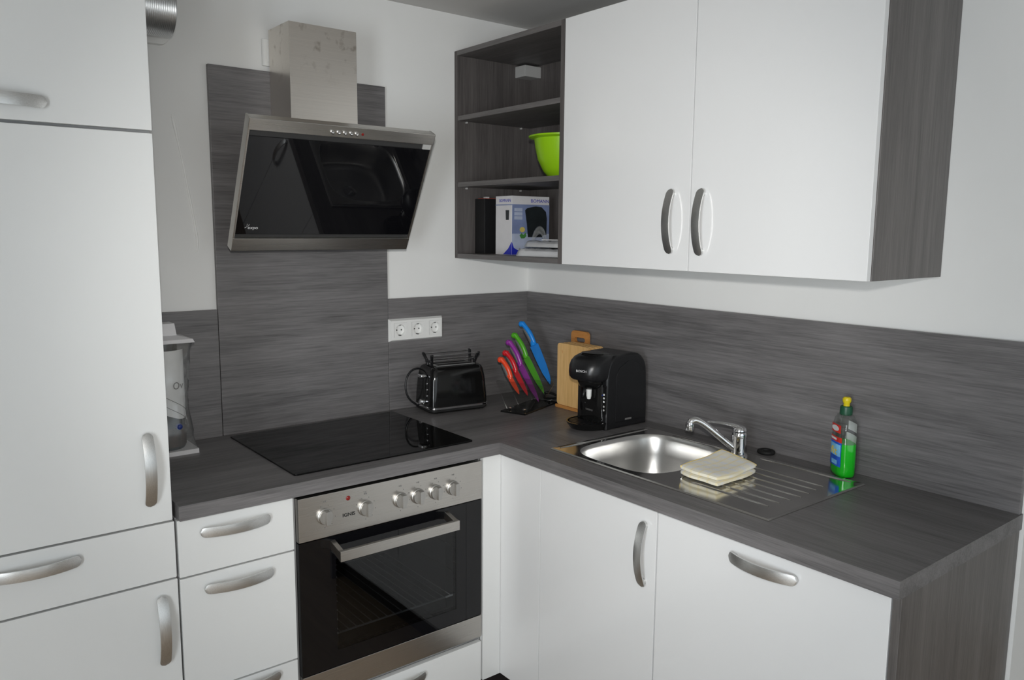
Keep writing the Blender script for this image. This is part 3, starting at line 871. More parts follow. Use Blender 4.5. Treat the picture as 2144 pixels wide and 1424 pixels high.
# papers in clear bags at the right of the lowest shelf
def sheetpack(name, label, loc, rz, w, d, h, mat, film, tilt=0.0, group=None, seed=0):
    t = thing(name, label, 'papers', loc, rz, group)
    rnd = random.Random(seed)
    bm = B((-w / 2, w / 2), (-d / 2, d / 2), (.002, h), .0012)
    bm.transform(Matrix.Rotation(tilt, 4, 'X'))
    part('booklet', bm, mat, t, local=True)
    if film:
        bm = bmesh.new(); n = 14; top = []
        W_, D_ = w / 2 + .010, d / 2 + .014
        g_ = [[bm.verts.new((-W_ + 2 * W_ * i / n, -D_ + 2 * D_ * j / n, h + .003 + rnd.uniform(0, .006) if 0 < i < n and 0 < j < n else .001)) for j in range(n + 1)] for i in range(n + 1)]
        for i in range(n):
            for j in range(n): bm.faces.new((g_[i][j], g_[i + 1][j], g_[i + 1][j + 1], g_[i][j + 1]))
        bm.transform(Matrix.Rotation(tilt, 4, 'X'))
        part('plastic_bag', bm, 'film_milky', t, local=True, smooth=70)
    return t


sheetpack('bagged_booklet', 'lowest crumpled clear bag with white papers in the shelf', (-.262, -.455, zf), .15, .14, .20, .020, 'paper', True, 0, 'bagged papers', 1)
sheetpack('bagged_booklet', 'middle clear bag of white booklets on the shelf pile', (-.250, -.470, zf + .032), -.1, .15, .18, .014, 'paper', True, 0, 'bagged papers', 2)
sheetpack('booklet', 'white booklet on top of the bagged papers in the shelf', (-.240, -.500, zf + .054), .25, .13, .125, .005, 'paper', False, 0, None, 3)
lb = solo('leaflet', B((-.20, -.10), (-.575, -.480), (zf + .075, zf + .078), .0005, 1, None), 'paper', 'white leaflet sticking up behind the bagged papers', 'papers')
lb.rotation_euler = (math.radians(-14), 0, .2)
tb_ = bmesh.new()
tube(tb_, bez((-.275, -.352, zf + .040), (-.275, -.375, zf + .105), (-.275, -.415, zf + .105), (-.275, -.425, zf + .045), 14), [.004 + .010 * math.sin(PI * i / 14) for i in range(15)], 12, flat=.35)
solo('crumpled_bag_end', tb_, 'film', 'loose clear bag end standing up in front of the kettle carton', 'plastic bag', smooth=60)

# ================================================================== SINK
SZ = H
sx0, sx1, sy0, sy1 = -.527, -.094, -1.505, -.753
snk = thing('sink', 'stainless steel sink with bowl and ribbed drainboard', 'sink', (-.31, -1.13, SZ))
bcx, bcy, ba, bb2 = -.311, -.962, .190, .172
NB = 72


def sup(a, b, p, k):
    t = 2 * PI * k / NB; c, s = math.cos(t), math.sin(t)
    return (a * math.copysign(abs(c) ** (2 / p), c), b * math.copysign(abs(s) ** (2 / p), s))


def srect(x0, x1, y0, y1, k, r=0.0):
    t = 2 * PI * k / NB; c, s = math.cos(t), math.sin(t)
    q = min((x1 - bcx) / c if c > 1e-9 else 1e9, (x0 - bcx) / c if c < -1e-9 else 1e9, (y1 - bcy) / s if s > 1e-9 else 1e9, (y0 - bcy) / s if s < -1e-9 else 1e9)
    return (bcx + c * q, bcy + s * q)


outer = lambda m, z: [(*srect(sx0 + m, sx1 - m, sy0 + m, sy1 - m, k), z) for k in range(NB)]
# make the four corners exact


def outer_fix(m, z):
    ps = outer(m, z)
    for cx, cy in ((sx0 + m, sy0 + m), (sx0 + m, sy1 - m), (sx1 - m, sy0 + m), (sx1 - m, sy1 - m)):
        k = min(range(NB), key=lambda i: (ps[i][0] - cx)**2 + (ps[i][1] - cy)**2)
        ps[k] = (cx, cy, z)
    return ps


hole = lambda s, z, p=3.6: [(bcx + sup(ba * s, bb2 * s, p, k)[0], bcy + sup(ba * s, bb2 * s, p, k)[1], z) for k in range(NB)]
bm = rings_mesh(bmesh.new(), [outer_fix(0, SZ + .0002), outer_fix(0.0, SZ + .0025), outer_fix(.004, SZ + .0052), outer_fix(.009, SZ + .0035), hole(1.02, SZ + .0035), hole(1.0, SZ + .0028)], cap0=False, cap1=False)
part('rim_plate', bm, 'steel_sink', snk, smooth=30)
rows = [hole(1.0, SZ + .0028), hole(.985, SZ - .001), hole(.965, SZ - .012), hole(.945, SZ - .06), hole(.925, SZ - .105, 3.4)]
for s, dz in ((.90, .125), (.86, .138), (.80, .146), (.70, .150), (.40, .152), (.14, .153)): rows.append(hole(s, SZ - dz, 3.2 if s > .5 else 2.2))
bm = rings_mesh(bmesh.new(), rows, cap0=False, cap1=False)
part('bowl', bm, 'steel_bowl', snk, smooth=60)
part('drain', lathe(bmesh.new(), [(.030, .002), (.028, .0035), (.022, .001), (.020, -.006), (0, -.006)], 24, Matrix.Translation((bcx, bcy, SZ - .153))), 'chrome', snk, smooth=50)


def bead(pts, r=.004, hgt=.0035):
    t = bmesh.new(); tube(t, pts, [r * .45] + [r] * (len(pts) - 2) + [r * .45], 10)
    for v in t.verts: v.co.z = SZ + .0035 + max(-.001, (v.co.z - SZ - .0035) * hgt / r)
    return t


def line(a, b, n=6):
    return [tuple(a[i] + (b[i] - a[i]) * k / n for i in range(3)) for k in range(n + 1)]


ZB = SZ + .0035
part('raised_bead', bead(line((-.500, -.767, ZB), (-.116, -.770, ZB), 10), .0055), 'steel_sink', snk, smooth=60)
part('raised_bead', bead(line((-.114, -.875, ZB), (-.114, -1.085, ZB), 10), .0045), 'steel_sink', snk, smooth=60)
part('raised_bead', bead(line((-.112, -1.20, ZB), (-.108, -1.472, ZB), 10), .0055), 'steel_sink', snk, smooth=60)
for k in range(7):
    xr = -.444 + k * .0405
    part('drain_rib', bead(line((xr, -1.205 - .004 * abs(k - 3), ZB), (xr, -1.462 + .004 * abs(k - 3), ZB), 10), .0042, .0026), 'steel_sink', snk, smooth=60)
part('raised_bead', bead(bez((-.445, -1.185, ZB), (-.40, -1.15, ZB), (-.22, -1.15, ZB), (-.165, -1.215, ZB), 16), .004, .0024), 'steel_sink', snk, smooth=60)

# ================================================================== FAUCET
fx, fy = -.138, -1.143
fc = thing('faucet', 'chrome single-lever mixer tap standing at the back of the sink', 'faucet', (fx, fy, SZ + .0035))
part('body', lathe(bmesh.new(), [(0, 0), (.026, 0), (.026, .004), (.0215, .008), (.0205, .055), (.0215, .058), (.0215, .066), (.0195, .072), (0, .074)], 28), 'chrome', fc, local=True, smooth=40)
sp_ = bez((fx - .010, fy + .008, SZ + .026), (fx - .055, fy + .046, SZ + .068), (-.215, -1.073, SZ + .106), (-.236, -1.057, SZ + .108), 18) + [(-.244, -1.051, SZ + .105), (-.2470, -1.049, SZ + .096)]
part('spout', tube(bmesh.new(), sp_, [.0125] + [.0105] * 16 + [.0105] * 4, 16), 'chrome', fc, smooth=50)
part('aerator', lathe(bmesh.new(), [(0, 0), (.0110, 0), (.0125, .004), (.0125, .020), (.011, .026), (0, .027)], 20, Matrix.Translation((-.2470, -1.049, SZ + .076))), 'chrome', fc, smooth=40)
bm = bmesh.new()
lathe(bm, [(0, .016), (.010, .0155), (.018, .010), (.0205, .002), (.0205, 0), (0, 0)], 24, Matrix.Translation((fx, fy, SZ + .0785)))
lv = bez((fx, fy, SZ + .088), (fx - .012, fy + .025, SZ + .098), (fx - .02, fy + .06, SZ + .094), (fx - .028, fy + .092, SZ + .092), 12)
tube(bm, lv, [.013, .0125, .0115, .0105, .0095, .009, .0085, .008, .0075, .007, .007, .007, .005], 12, flat=.6)
part('lever', bm, 'chrome', fc, smooth=60)

rg = bmesh.new()
tube(rg, [(-.043 + .019 * math.cos(a * PI / 12), -1.172 + .021 * math.sin(a * PI / 12), H + .006) for a in range(24)], .006, 10, closed=True)
pl_ = thing('sink_plug', 'small black rubber ring plug behind the tap', 'plug', (-.043, -1.172, H))
part('rubber_ring', rg, 'black_matte', pl_, smooth=60)
part('plug_disc', lathe(bmesh.new(), [(0, .001), (.016, .001), (.016, .006), (.004, .008), (0, .008)], 20, Matrix.Translation((-.043, -1.172, H))), 'black_matte', pl_, smooth=40)

# ================================================================== DISHCLOTH
cl = thing('dishcloth', 'folded pale yellow striped dishcloth lying on the drainboard edge', 'cloth', (-.33, -1.22, SZ + .006))
cA, cB, cC, cD = Vector((-.432, -1.160)), Vector((-.222, -1.146)), Vector((-.252, -1.290)), Vector((-.440, -1.298))


def cloth_h(u, v, z0, amp):
    # u: A->B (towards the wall), v: A->D ; crest along the wall end and at the bowl side
    w = amp * (.55 * math.exp(-((u - 1.0) / .22) ** 2) * (1.3 - .9 * v) + .30 * math.exp(-((v - .0) / .25) ** 2) * (u) + .10 * math.sin(7 * u + 2 * v) - .30 * math.exp(-((u - .5) ** 2 + (v - .45) ** 2) / .06))
    return z0 + w


def cloth_layer(z0, th, amp, ins):
    bm = bmesh.new(); n = 22
    lay = []
    for s in (1, -1):
        g = []
        for i in range(n + 1):
            r = []
            for j in range(n + 1):
                u, v = i / n, j / n
                a_, b_ = 2 * u - 1, 2 * v - 1
                a_, b_ = a_ * (1 - .06 * b_ ** 4), b_ * (1 - .06 * (2 * u - 1) ** 4)      # soft rounded corners
                uu, vv = ins + (1 - 2 * ins) * (a_ + 1) / 2, ins + (1 - 2 * ins) * (b_ + 1) / 2
                p = cA * (1 - uu) * (1 - vv) + cB * uu * (1 - vv) + cC * uu * vv + cD * (1 - uu) * vv
                ed = min(u, 1 - u, v, 1 - v) * n
                t = th / 2 * (0.5 if ed < .5 else (.86 if ed < 1.5 else (.97 if ed < 2.5 else 1)))
                r.append(bm.verts.new((p.x + .002 * math.sin(9 * v + z0 * 900), p.y + .002 * math.sin(8 * u + z0 * 700), cloth_h(u, v, z0, amp) + s * t)))
            g.append(r)
        lay.append(g)
    for g in lay:
        for i in range(n):
            for j in range(n): bm.faces.new((g[i][j], g[i + 1][j], g[i + 1][j + 1], g[i][j + 1]))
    t, b = lay
    for k in range(n):
        bm.faces.new((t[k][0], t[k + 1][0], b[k + 1][0], b[k][0])); bm.faces.new((t[k][n], t[k + 1][n], b[k + 1][n], b[k][n]))
        bm.faces.new((t[0][k], t[0][k + 1], b[0][k + 1], b[0][k])); bm.faces.new((t[n][k], t[n][k + 1], b[n][k + 1], b[n][k]))
    return bm


part('folded_layer', cloth_layer(SZ + .0135, .013, .003, .0), 'dishcloth', cl, smooth=60)
part('folded_layer', cloth_layer(SZ + .0262, .014, .009, .015), 'dishcloth', cl, smooth=60)
hm = []
for i in range(33):
    # hem along the wall-side and bowl-side edges of the top layer
    u, v = (i / 20, 0.0) if i <= 20 else (1.0, (i - 20) / 12)
    a_, b_ = 2 * u - 1, 2 * v - 1
    a2, b2 = a_ * (1 - .06 * b_ ** 4), b_ * (1 - .06 * a_ ** 4)
    uu, vv = .015 + .97 * (a2 + 1) / 2, .015 + .97 * (b2 + 1) / 2
    p = cA * (1 - uu) * (1 - vv) + cB * uu * (1 - vv) + cC * uu * vv + cD * (1 - uu) * vv
    hm.append((p.x, p.y, cloth_h(u, v, SZ + .0285, .009)))
part('hem', tube(bmesh.new(), hm, .0030, 8), 'cloth_hem', cl, smooth=60)

# ================================================================== SOAP BOTTLE  (local: x width, -y front)
bt = thing('soap_bottle', 'clear washing-up liquid bottle half full of green soap', 'bottle', (-.058, -1.420, H), math.radians(-90 - 36))


def bsec(a, b, p, z, n=36):
    out = []
    for k in range(n):
        t = 2 * PI * k / n; c, s = math.cos(t), math.sin(t)
        out.append((a * math.copysign(abs(c) ** (2 / p), c), b * math.copysign(abs(s) ** (2 / p), s), z))
    return out


BW, BD = .0405, .0255
BP = [(.80, .80, .000), (.93, .93, .003), (1.0, 1.0, .012), (1.0, 1.0, .06), (.97, 1.0, .10), (.92, .98, .118), (.93, .97, .130), (.90, .93, .145), (.78, .84, .158), (.55, .68, .168), (.36, .54, .173), (.34, .52, .182)]
bm = rings_mesh(bmesh.new(), [bsec(BW * a, BD * b, 3.0, z) for a, b, z in BP], cap0=True, cap1=True)
part('bottle_shell', bm, 'bottle_plastic', bt, local=True, smooth=50)
LQ = [(a, b, z) for a, b, z in BP if z < .095] + [(.975, 1.0, .092)]
bm = rings_mesh(bmesh.new(), [bsec(BW * a * .955, BD * b * .94, 3.0, z + .001) for a, b, z in LQ], cap0=True, cap1=True)
part('green_soap', bm, 'soap_green', bt, local=True, smooth=50)
cp_ = part('screw_cap', lathe(bmesh.new(), [(0, .168), (.0150, .168), (.0165, .170), (.0160, .189), (.0135, .192), (0, .192)], 24), 'cap_green', bt, local=True, smooth=40)
part('nozzle_cap', lathe(bmesh.new(), [(0, .192), (.0085, .192), (.0080, .198), (.0112, .205), (.0112, .212), (.008, .216), (0, .2165)], 16), 'cap_yellow', cp_, local=True, smooth=40)


def blab(u0, u1, z0, z1, off, side=-1):
    bm = bmesh.new(); n = 10; rows = []
    for z in (z0, z1):
        row = []
        for i in range(n + 1):
            x = u0 + (u1 - u0) * i / n
            fa = 1.0
            y = BD * (1 - abs(x / BW) ** 3.0) ** (1 / 3.0)
            row.append((x, side * (y + off), z))
        rows.append(row)
    for w in (0, .0003):
        pass
    t = [[bm.verts.new(p) for p in r] for r in rows]
    for i in range(n): bm.faces.new((t[0][i], t[0][i + 1], t[1][i + 1], t[1][i]))
    return bm


la = part('front_label', blab(-.031, .031, .030, .096, .0006), 'label_blue', bt, local=True)
part('label_panel', blab(-.029, .029, .058, .090, .0009), 'label_sky', la, local=True)
part('label_panel', blab(-.031, .031, .096, .110, .0006), 'label_red', la, local=True)
part('label_panel', blab(-.024, .010, .100, .106, .0009), 'label_white', la, local=True)
part('label_panel', blab(-.012, .018, .034, .046, .0009), 'label_sky', la, local=True)
part('neck_label', blab(-.026, .026, .121, .143, .0004), 'label_red', bt, local=True)
part('label_panel', prism(bmesh.new(), [(.019 * math.cos(a * PI / 8), .132 + .0075 * math.sin(a * PI / 8)) for a in range(16)], 'y', -BD - .0004, -BD - .0012), 'label_white', bt, local=True)
part('back_label', blab(-.029, .029, .030, .113, -.003, 1), 'label_white', bt, local=True)
part('back_label', blab(-.024, .024, .122, .146, -.003, 1), 'label_white', bt, local=True)
text('lettering', 'fit', .028, 'label_yellow', la, WM[bt.name] @ frame((1, 0, 0), (0, 0, 1), (0, -1, 0), (0, -BD - .0014, .070)), sx=1.5)

# ================================================================== TOASTER (local: x length, -y front)
ts = thing('toaster', 'glossy black two-slot toaster with chrome trim by the splashback', 'toaster', (-.452, -.112, H), math.radians(-7.5))


def rsec(a, b, r, z, n=6):
    return [(x, y, z) for x, y in rrect(-a, a, -b, b, r, n)]


TL, TD = .116, .074
bm = rings_mesh(bmesh.new(), [rsec(TL, TD, .022, .026), rsec(TL - .001, TD - .001, .022, .06), rsec(TL - .005, TD - .006, .022, .12), rsec(TL - .010, TD - .011, .022, .150), rsec(TL - .014, TD - .015, .022, .160), rsec(TL - .022, TD - .023, .018, .1655), rsec(TL - .03, TD - .03, .014, .167)])
part('body', bm, 'black_gloss', ts, local=True, smooth=50)
bm = rings_mesh(bmesh.new(), [rsec(TL + .002, TD + .002, .024, .017), rsec(TL + .0035, TD + .0035, .025, .0185), rsec(TL + .0035, TD + .0035, .025, .0245), rsec(TL + .001, TD + .001, .023, .0262)])
part('chrome_band', bm, 'chrome', ts, local=True, smooth=40)
bm = rings_mesh(bmesh.new(), [rsec(TL - .006, TD - .006, .02, .004), rsec(TL, TD, .023, .009), rsec(TL, TD, .023, .017)])
part('base', bm, 'black_matte', ts, local=True, smooth=40)
for a in (-1, 1):
    for b in (-1, 1):
        part('foot', lathe(bmesh.new(), [(0, 0), (.009, 0), (.010, .005), (0, .005)], 12, Matrix.Translation((a * .085, b * .048, 0))), 'black_matte', ts, local=True)
bm = B((-.078, .078), (-.040, .040), (.1665, .1690), .001)
tp_ = part('top_plate', bm, 'aluminium', ts, local=True, smooth=40)
for b in (-.0195, .0195):
    part('slot', B((-.069, .069), (b - .0125, b + .0125), (.1688, .1696)), 'black_matte', tp_, local=True)
rk = bmesh.new()
for a in (-1, 1):
    for b in (-1, 1):
        tube(rk, [(a * .086, b * .016, .166), (a * .088, b * .022, .185), (a * .094, b * .034, .205), (a * .094, b * .040, .207)], [.0055, .005, .006, .0045], 8)
    box(rk, (a * .088 - .006, a * .088 + .006), (-.024, .024), (.178, .186), .002)
rko = part('warming_rack', rk, 'black_satin', ts, local=True, smooth=50)
rk = bmesh.new()
for b in (-1, 1): tube(rk, [(-.094, b * .036, .206), (.094, b * .036, .206)], .0018, 8)
for b in (-1, 1): tube(rk, [(-.088, b * .020, .184), (.088, b * .020, .184)], .0015, 8)
part('rack_wire', rk, 'chrome', rko, local=True, smooth=60)
lvr = bmesh.new(); box(lvr, (-TL - .018, -TL + .006), (-.030, .004), (.128, .140), .004, 3)
part('lever', lvr, 'chrome', ts, local=True, smooth=40)
part('lever_slot', B((-TL - .0006, -TL + .010), (-.017, -.009), (.052, .128)), 'black_matte', ts, local=True)
lvr = bmesh.new(); lathe(lvr, [(0, 0), (.011, 0), (.0105, .014), (.009, .017), (0, .0175)], 20, frame((0, 1, 0), (0, 0, 1), (-1, 0, 0), (-TL, -.013, .040)).normalized())
part('browning_knob', lvr, 'chrome', ts, local=True, smooth=40)
for z in (.064, .086, .108):
    part('button', lathe(bmesh.new(), [(0, 0), (.004, 0), (.0036, .003), (0, .0036)], 12, frame((0, 1, 0), (0, 0, 1), (-1, 0, 0), (-TL + .002, -.038, z))), 'chrome', ts, local=True, smooth=40)
crd = bez((-TL + .012, .045, .150), (-TL - .055, .040, .165), (-TL - .072, .030, .060), (-TL - .022, .028, .030), 22) + bez((-TL - .022, .028, .030), (-TL - .005, .028, .018), (-TL, .045, .008), (-.06, .080, .006), 10)[1:]
part('power_cord', tube(bmesh.new(), crd, .0034, 10), 'black_satin', ts, local=True, smooth=60)

# ================================================================== KNIFE STAND  (local: x = long axis, y = towards the wall corner)
KA = math.atan2(.349, .937); KLOC = (-.2135, -.277, H)
KMW = Matrix.Translation(Vector(KLOC)) @ Matrix.Rotation(KA, 4, 'Z')
ks = thing('knife_stand', 'clear acrylic knife stand on a black base plate in the corner', 'knife block', KLOC, KA)
part('base_plate', B((-.122, .122), (-.052, .052), (0, .006), .0015), 'black_gloss', ks, local=True, smooth=40)
for s in (-.088, -.008, .098):
    part('acrylic_sheet', prism(bmesh.new(), [(-.046, .006), (.046, .006), (.092, .100), (.088, .108), (-.100, .108), (-.104, .100)], 'x', s, s + .004), 'acrylic', ks, local=True)
for s, yy in ((-.088, -.03), (-.088, .03), (.098, -.03), (.098, .03)):
    part('screw', lathe(bmesh.new(), [(0, 0), (.0045, 0), (.0045, .007), (.003, .009), (0, .0095)], 12, frame((0, 1, 0), (0, 0, 1), (-1, 0, 0), (s - .001, yy, .012))), 'chrome', ks, local=True, smooth=40)
KNIVES = (('blue', .08, (.0853, .2993), (.0321, .2266), (-.0461, .0808), .0185, 'large chef knife with bright blue handle and blue blade, highest in the stand'),
          ('green', .045, (.0967, .2583), (.0455, .1813), (-.038, .0503), .0135, 'knife with green handle and green blade in the acrylic stand'),
          ('purple', .01, (.0994, .2349), (.0487, .155), (-.0347, .0254), .0125, 'knife with purple handle and purple blade in the acrylic stand'),
          ('red', -.025, (.0923, .2002), (.0487, .1362), (-.0077, .051), .0105, 'small knife with red handle and reddish blade in the stand'),
          ('orange', -.06, (.0912, .18), (.0496, .1165), (.0083, .0606), .0095, 'smallest knife with orange-red handle at the front of the stand'))
for cn, s, pb, pg, pt_, wd, lab in KNIVES:
    gpt = Vector((s, pg[0], pg[1])); tip = Vector((s, pt_[0], pt_[1])); btt = Vector((s, pb[0], pb[1]))
    wloc = KMW @ tip
    kn = thing('kitchen_knife', lab, 'knife', tuple(wloc), KA, 'coloured knives in the stand')
    toL = Matrix.Translation(-tip)
    ax = (gpt - tip).normalized(); sd = Vector((0, ax.z, -ax.y))     # sd: towards -? edge side (right of the knife in view)
    Lb = (gpt - tip).length
    # blade outline in (along, across): spine on the right-hand side of the view, edge on the left
    ol = [(0, -.25), (.08, .25), (.2, .55), (.45, .85), (.8, 1.0), (.97, 1.0), (.97, -1.0), (.6, -1.0), (.3, -.85), (.1, -.5)]
    bm = bmesh.new()
    f_ = []; b_ = []
    for al, ac in ol:
        p = tip + ax * (al * Lb) - sd * (ac * wd)
        f_.append(bm.verts.new(p + Vector((-.0009, 0, 0)))); b_.append(bm.verts.new(p + Vector((.0009, 0, 0))))
    bm.faces.new(f_); bm.faces.new(b_[::-1])
    for i in range(len(ol)): bm.faces.new((f_[i], f_[(i + 1) % len(ol)], b_[(i + 1) % len(ol)], b_[i]))
    bm.transform(toL); part('blade', bm, 'blade_' + cn, kn, local=True)
    hx_ = (btt - gpt); hl_ = hx_.length; ha = hx_.normalized(); hs = Vector((0, ha.z, -ha.y))
    # soft-grip handle: coloured spine half with a round pommel, grey grip half
    path = [gpt + ha * (t * hl_) + hs * (-.006 * math.sin(PI * t)) for t in [i / 10 for i in range(11)]]
    rad = [.0085, .0085, .0088, .009, .0092, .0092, .009, .0088, .0088, .0095, .0105]
    bm = tube(bmesh.new(), [p - hs * .0040 for p in path], rad, 12)
    bmesh.ops.create_uvsphere(bm, u_segments=14, v_segments=8, radius=.0112, matrix=Matrix.Translation(path[-1] + hs * .001))
    bm.transform(toL); part('handle', bm, 'knife_' + cn, kn, local=True, smooth=60)
    bm = tube(bmesh.new(), [p + hs * .0062 for p in path[0:9]], [.0055, .0075, .0085, .009, .009, .0086, .0080, .0068, .004], 12)
    bm.transform(toL); part('grip', bm, 'dark_grey_rubber', kn, local=True, smooth=60)
    bm = tube(bmesh.new(), [gpt - ax * .006, gpt + ax * .012], [wd * .75, .0088], 12, flat=1.0)
    bm.transform(toL); part('collar', bm, 'knife_' + cn, kn, local=True, smooth=60)

# power cable behind the knife stand
cb = bez((-.030, -.250, H + .006), (-.045, -.20, H + .03), (-.06, -.17, H + .03), (-.075, -.20, H + .006), 12) + bez((-.075, -.20, H + .006), (-.085, -.25, H + .006), (-.06, -.29, H + .03), (-.026, -.30, H + .006), 12)[1:]
solo('power_cable', tube(bmesh.new(), cb, .0045, 10), 'black_satin', 'black power cable lying loosely in the worktop corner behind the knives', 'cable', smooth=60)

# ================================================================== CUTTING BOARDS


def board_outline(y0, y1, z0, z1, r):
    return rrect(y0, y1, z0, z1, r, 6)


bs = thing('board_stand', 'bamboo board holder with handle and foot standing behind the boards', 'cutting board', (-.075, -.40, H))
bm = prism(bmesh.new(), board_outline(-.470, -.325, H + .012, 1.137, .008), 'x', -.046, -.034, .0012)
part('back_board', bm, 'bamboo_dark', bs, smooth=40)
hbm = bmesh.new(); n = 32
oy, oz = [], []
out_ = rrect(-.405, -.317 + .002, 1.128, 1.192, .016, 7); inn_ = rrect(-.390, -.334, 1.150, 1.168, .0088, 7)
a = [hbm.verts.new((-.046, *p)) for p in out_]; b = [hbm.verts.new((-.046, *p)) for p in inn_]
a2 = [hbm.verts.new((-.034, *p)) for p in out_]; b2 = [hbm.verts.new((-.034, *p)) for p in inn_]
for i in range(len(a)):
    j = (i + 1) % len(a)
    hbm.faces.new((a[i], a[j], b[j], b[i])); hbm.faces.new((a2[i], a2[j], b2[j], b2[i])); hbm.faces.new((a[i], a[j], a2[j], a2[i])); hbm.faces.new((b[i], b[j], b2[j], b2[i]))
part('grip_handle', hbm, 'bamboo_dark', bs, smooth=40)
part('foot', B((-.128, -.030), (-.472, -.322), (H, H + .012), .002), 'bamboo_dark', bs, smooth=40)
for xb, yo, lab in ((-.117, 0.0, 'front bamboo cutting board with small hanging hole, standing beside the coffee machine'), (-.097, -.006, 'second bamboo cutting board, just behind the front one'), (-.080, -.010, 'third bamboo cutting board, between second and fourth board'), (-.063, -.013, 'rearmost small bamboo cutting board, against the board holder')):
    y1_, y0_ = -.326 + yo * .3, -.486 + yo
    z0_, z1_ = H + .0125, 1.152
    bm = bmesh.new()
    if xb == -.117:
        # board with a real slot hole near the top left corner
        hy, hz = -.352, 1.121
        o_ = rrect(y0_, y1_, z0_, z1_, .012, 7)
        i_ = []
        for (py, pz) in o_:
            an = math.atan2(pz - hz, py - hy); i_.append((hy + .0042 * math.cos(an), hz + .0075 * math.sin(an)))
        A = [bm.verts.new((xb - .006, *p)) for p in o_]; Bv = [bm.verts.new((xb - .006, *p)) for p in i_]
        A2 = [bm.verts.new((xb + .006, *p)) for p in o_]; B2 = [bm.verts.new((xb + .006, *p)) for p in i_]
        for i in range(len(A)):
            j = (i + 1) % len(A)
            for q in ((A[i], A[j], Bv[j], Bv[i]), (A2[i], A2[j], B2[j], B2[i]), (A[i], A[j], A2[j], A2[i]), (Bv[i], Bv[j], B2[j], B2[i])): bm.faces.new(q)
    else:
        prism(bm, rrect(y0_, y1_, z0_, z1_, .012, 6), 'x', xb - .006, xb + .006, .0012)
    solo('cutting_board', bm, 'bamboo', lab, 'cutting board', 'small bamboo boards in the holder', smooth=40)

# ================================================================== COFFEE MACHINE
cm = thing('coffee_machine', 'black capsule coffee machine beside the sink', 'coffee machine', (-.17, -.625, H))
cy0, cy1 = -.697, -.553
prof = [(-.235, H), (-.235, 1.075)] + [(-.235 + .05 * (1 - math.cos(a * PI / 12)), 1.085 + .073 * math.sin(a * PI / 12)) for a in range(7)] + [(-.12, 1.160)] + [(-.105 + .06 * math.sin(a * PI / 12), 1.090 + .069 * math.cos(a * PI / 12)) for a in range(7)] + [(-.040, 1.00), (-.040, H)]
bm = prism(bmesh.new(), prof, 'y', cy0, cy1, .010, 4, bev_caps_only=True)
part('body', bm, 'black_satin', cm, smooth=40)
# water-tank seam on the visible side
part('tank_panel', prism(bmesh.new(), [(-.195, H + .022), (-.195, 1.085), (-.180, 1.115), (-.14, 1.135), (-.10, 1.130), (-.065, 1.10), (-.052, 1.05), (-.052, H + .022)], 'y', cy0 - .0022, cy0 + .001, .002, 2, bev_caps_only=True), 'black_satin', cm, smooth=40)


def dsec(xb, xf, hw, z, yc=-.625, n=22, p=2.0):
    """D-shaped section: straight back at xb, super-elliptic front to xf"""
    pts = [(xb, yc - hw, z)]
    xm = xf + min(.075, abs(xf - xb) * .8)
    for k in range(n + 1):
        t = PI * k / n; c, s_ = math.cos(t), math.sin(t)
        pts.append((xm - (xm - xf) * abs(s_) ** (2 / p), yc - hw * math.copysign(abs(c) ** (2 / p), c), z))
    pts.append((xb, yc + hw, z))
    return pts


# head
bm = rings_mesh(bmesh.new(), [dsec(-.18, xf, hw, z, p=2.7) for xf, hw, z in ((-.284, .058, 1.072), (-.298, .066, 1.076), (-.305, .0695, 1.085), (-.307, .0705, 1.100), (-.305, .0705, 1.120), (-.298, .0690, 1.136), (-.286, .065, 1.148), (-.268, .058, 1.156), (-.240, .045, 1.160))])
hdm = part('brew_head', bm, 'black_satin', cm, smooth=60)
bm = rings_mesh(bmesh.new(), [dsec(-.20, -.262, .040, 1.044), dsec(-.20, -.278, .050, 1.052), dsec(-.20, -.286, .056, 1.073)])
part('head_underside', bm, 'black_gloss', hdm, smooth=60)
bm = rings_mesh(bmesh.new(), [dsec(-.2, -.268, .046, 1.1575, p=2.7), dsec(-.2, -.264, .044, 1.1620, p=2.7), dsec(-.2, -.25, .036, 1.1635, p=2.7)])
part('lid', bm, 'black_gloss', hdm, smooth=60)
part('spout', lathe(bmesh.new(), [(0, 0), (.006, 0), (.0085, .010), (.0092, .032), (0, .034)], 16, Matrix.Translation((-.262, -.640, 1.012))), 'white_plastic', cm, smooth=50)
# front column, control strip
bm = rings_mesh(bmesh.new(), [dsec(-.22, -.250, .060, H + .02), dsec(-.22, -.250, .058, 1.06)])
part('front_column', bm, 'black_gloss', cm, smooth=60)
part('control_strip', B((-.2372, -.232), (-.694, -.676), (.965, 1.060), .002), 'black_gloss', cm, smooth=40)
for i, (z, m_) in enumerate(((1.030, 'print_white'), (1.018, 'print_white'), (1.006, 'print_white'), (.990, 'grey_plastic'), (.978, 'grey_plastic'))):
    part('indicator', lathe(bmesh.new(), [(0, 0), (.0036, 0), (.003, .0010), (0, .0013)], 14, SIDE((-.2372, -.685, z))), m_, cm, smooth=50)
part('indicator', lathe(bmesh.new(), [(0, 0), (.0030, 0), (.0026, .0010), (0, .0013)], 14, SIDE((-.2372, -.6775, 1.027))), 'marble_blue', cm, smooth=50)
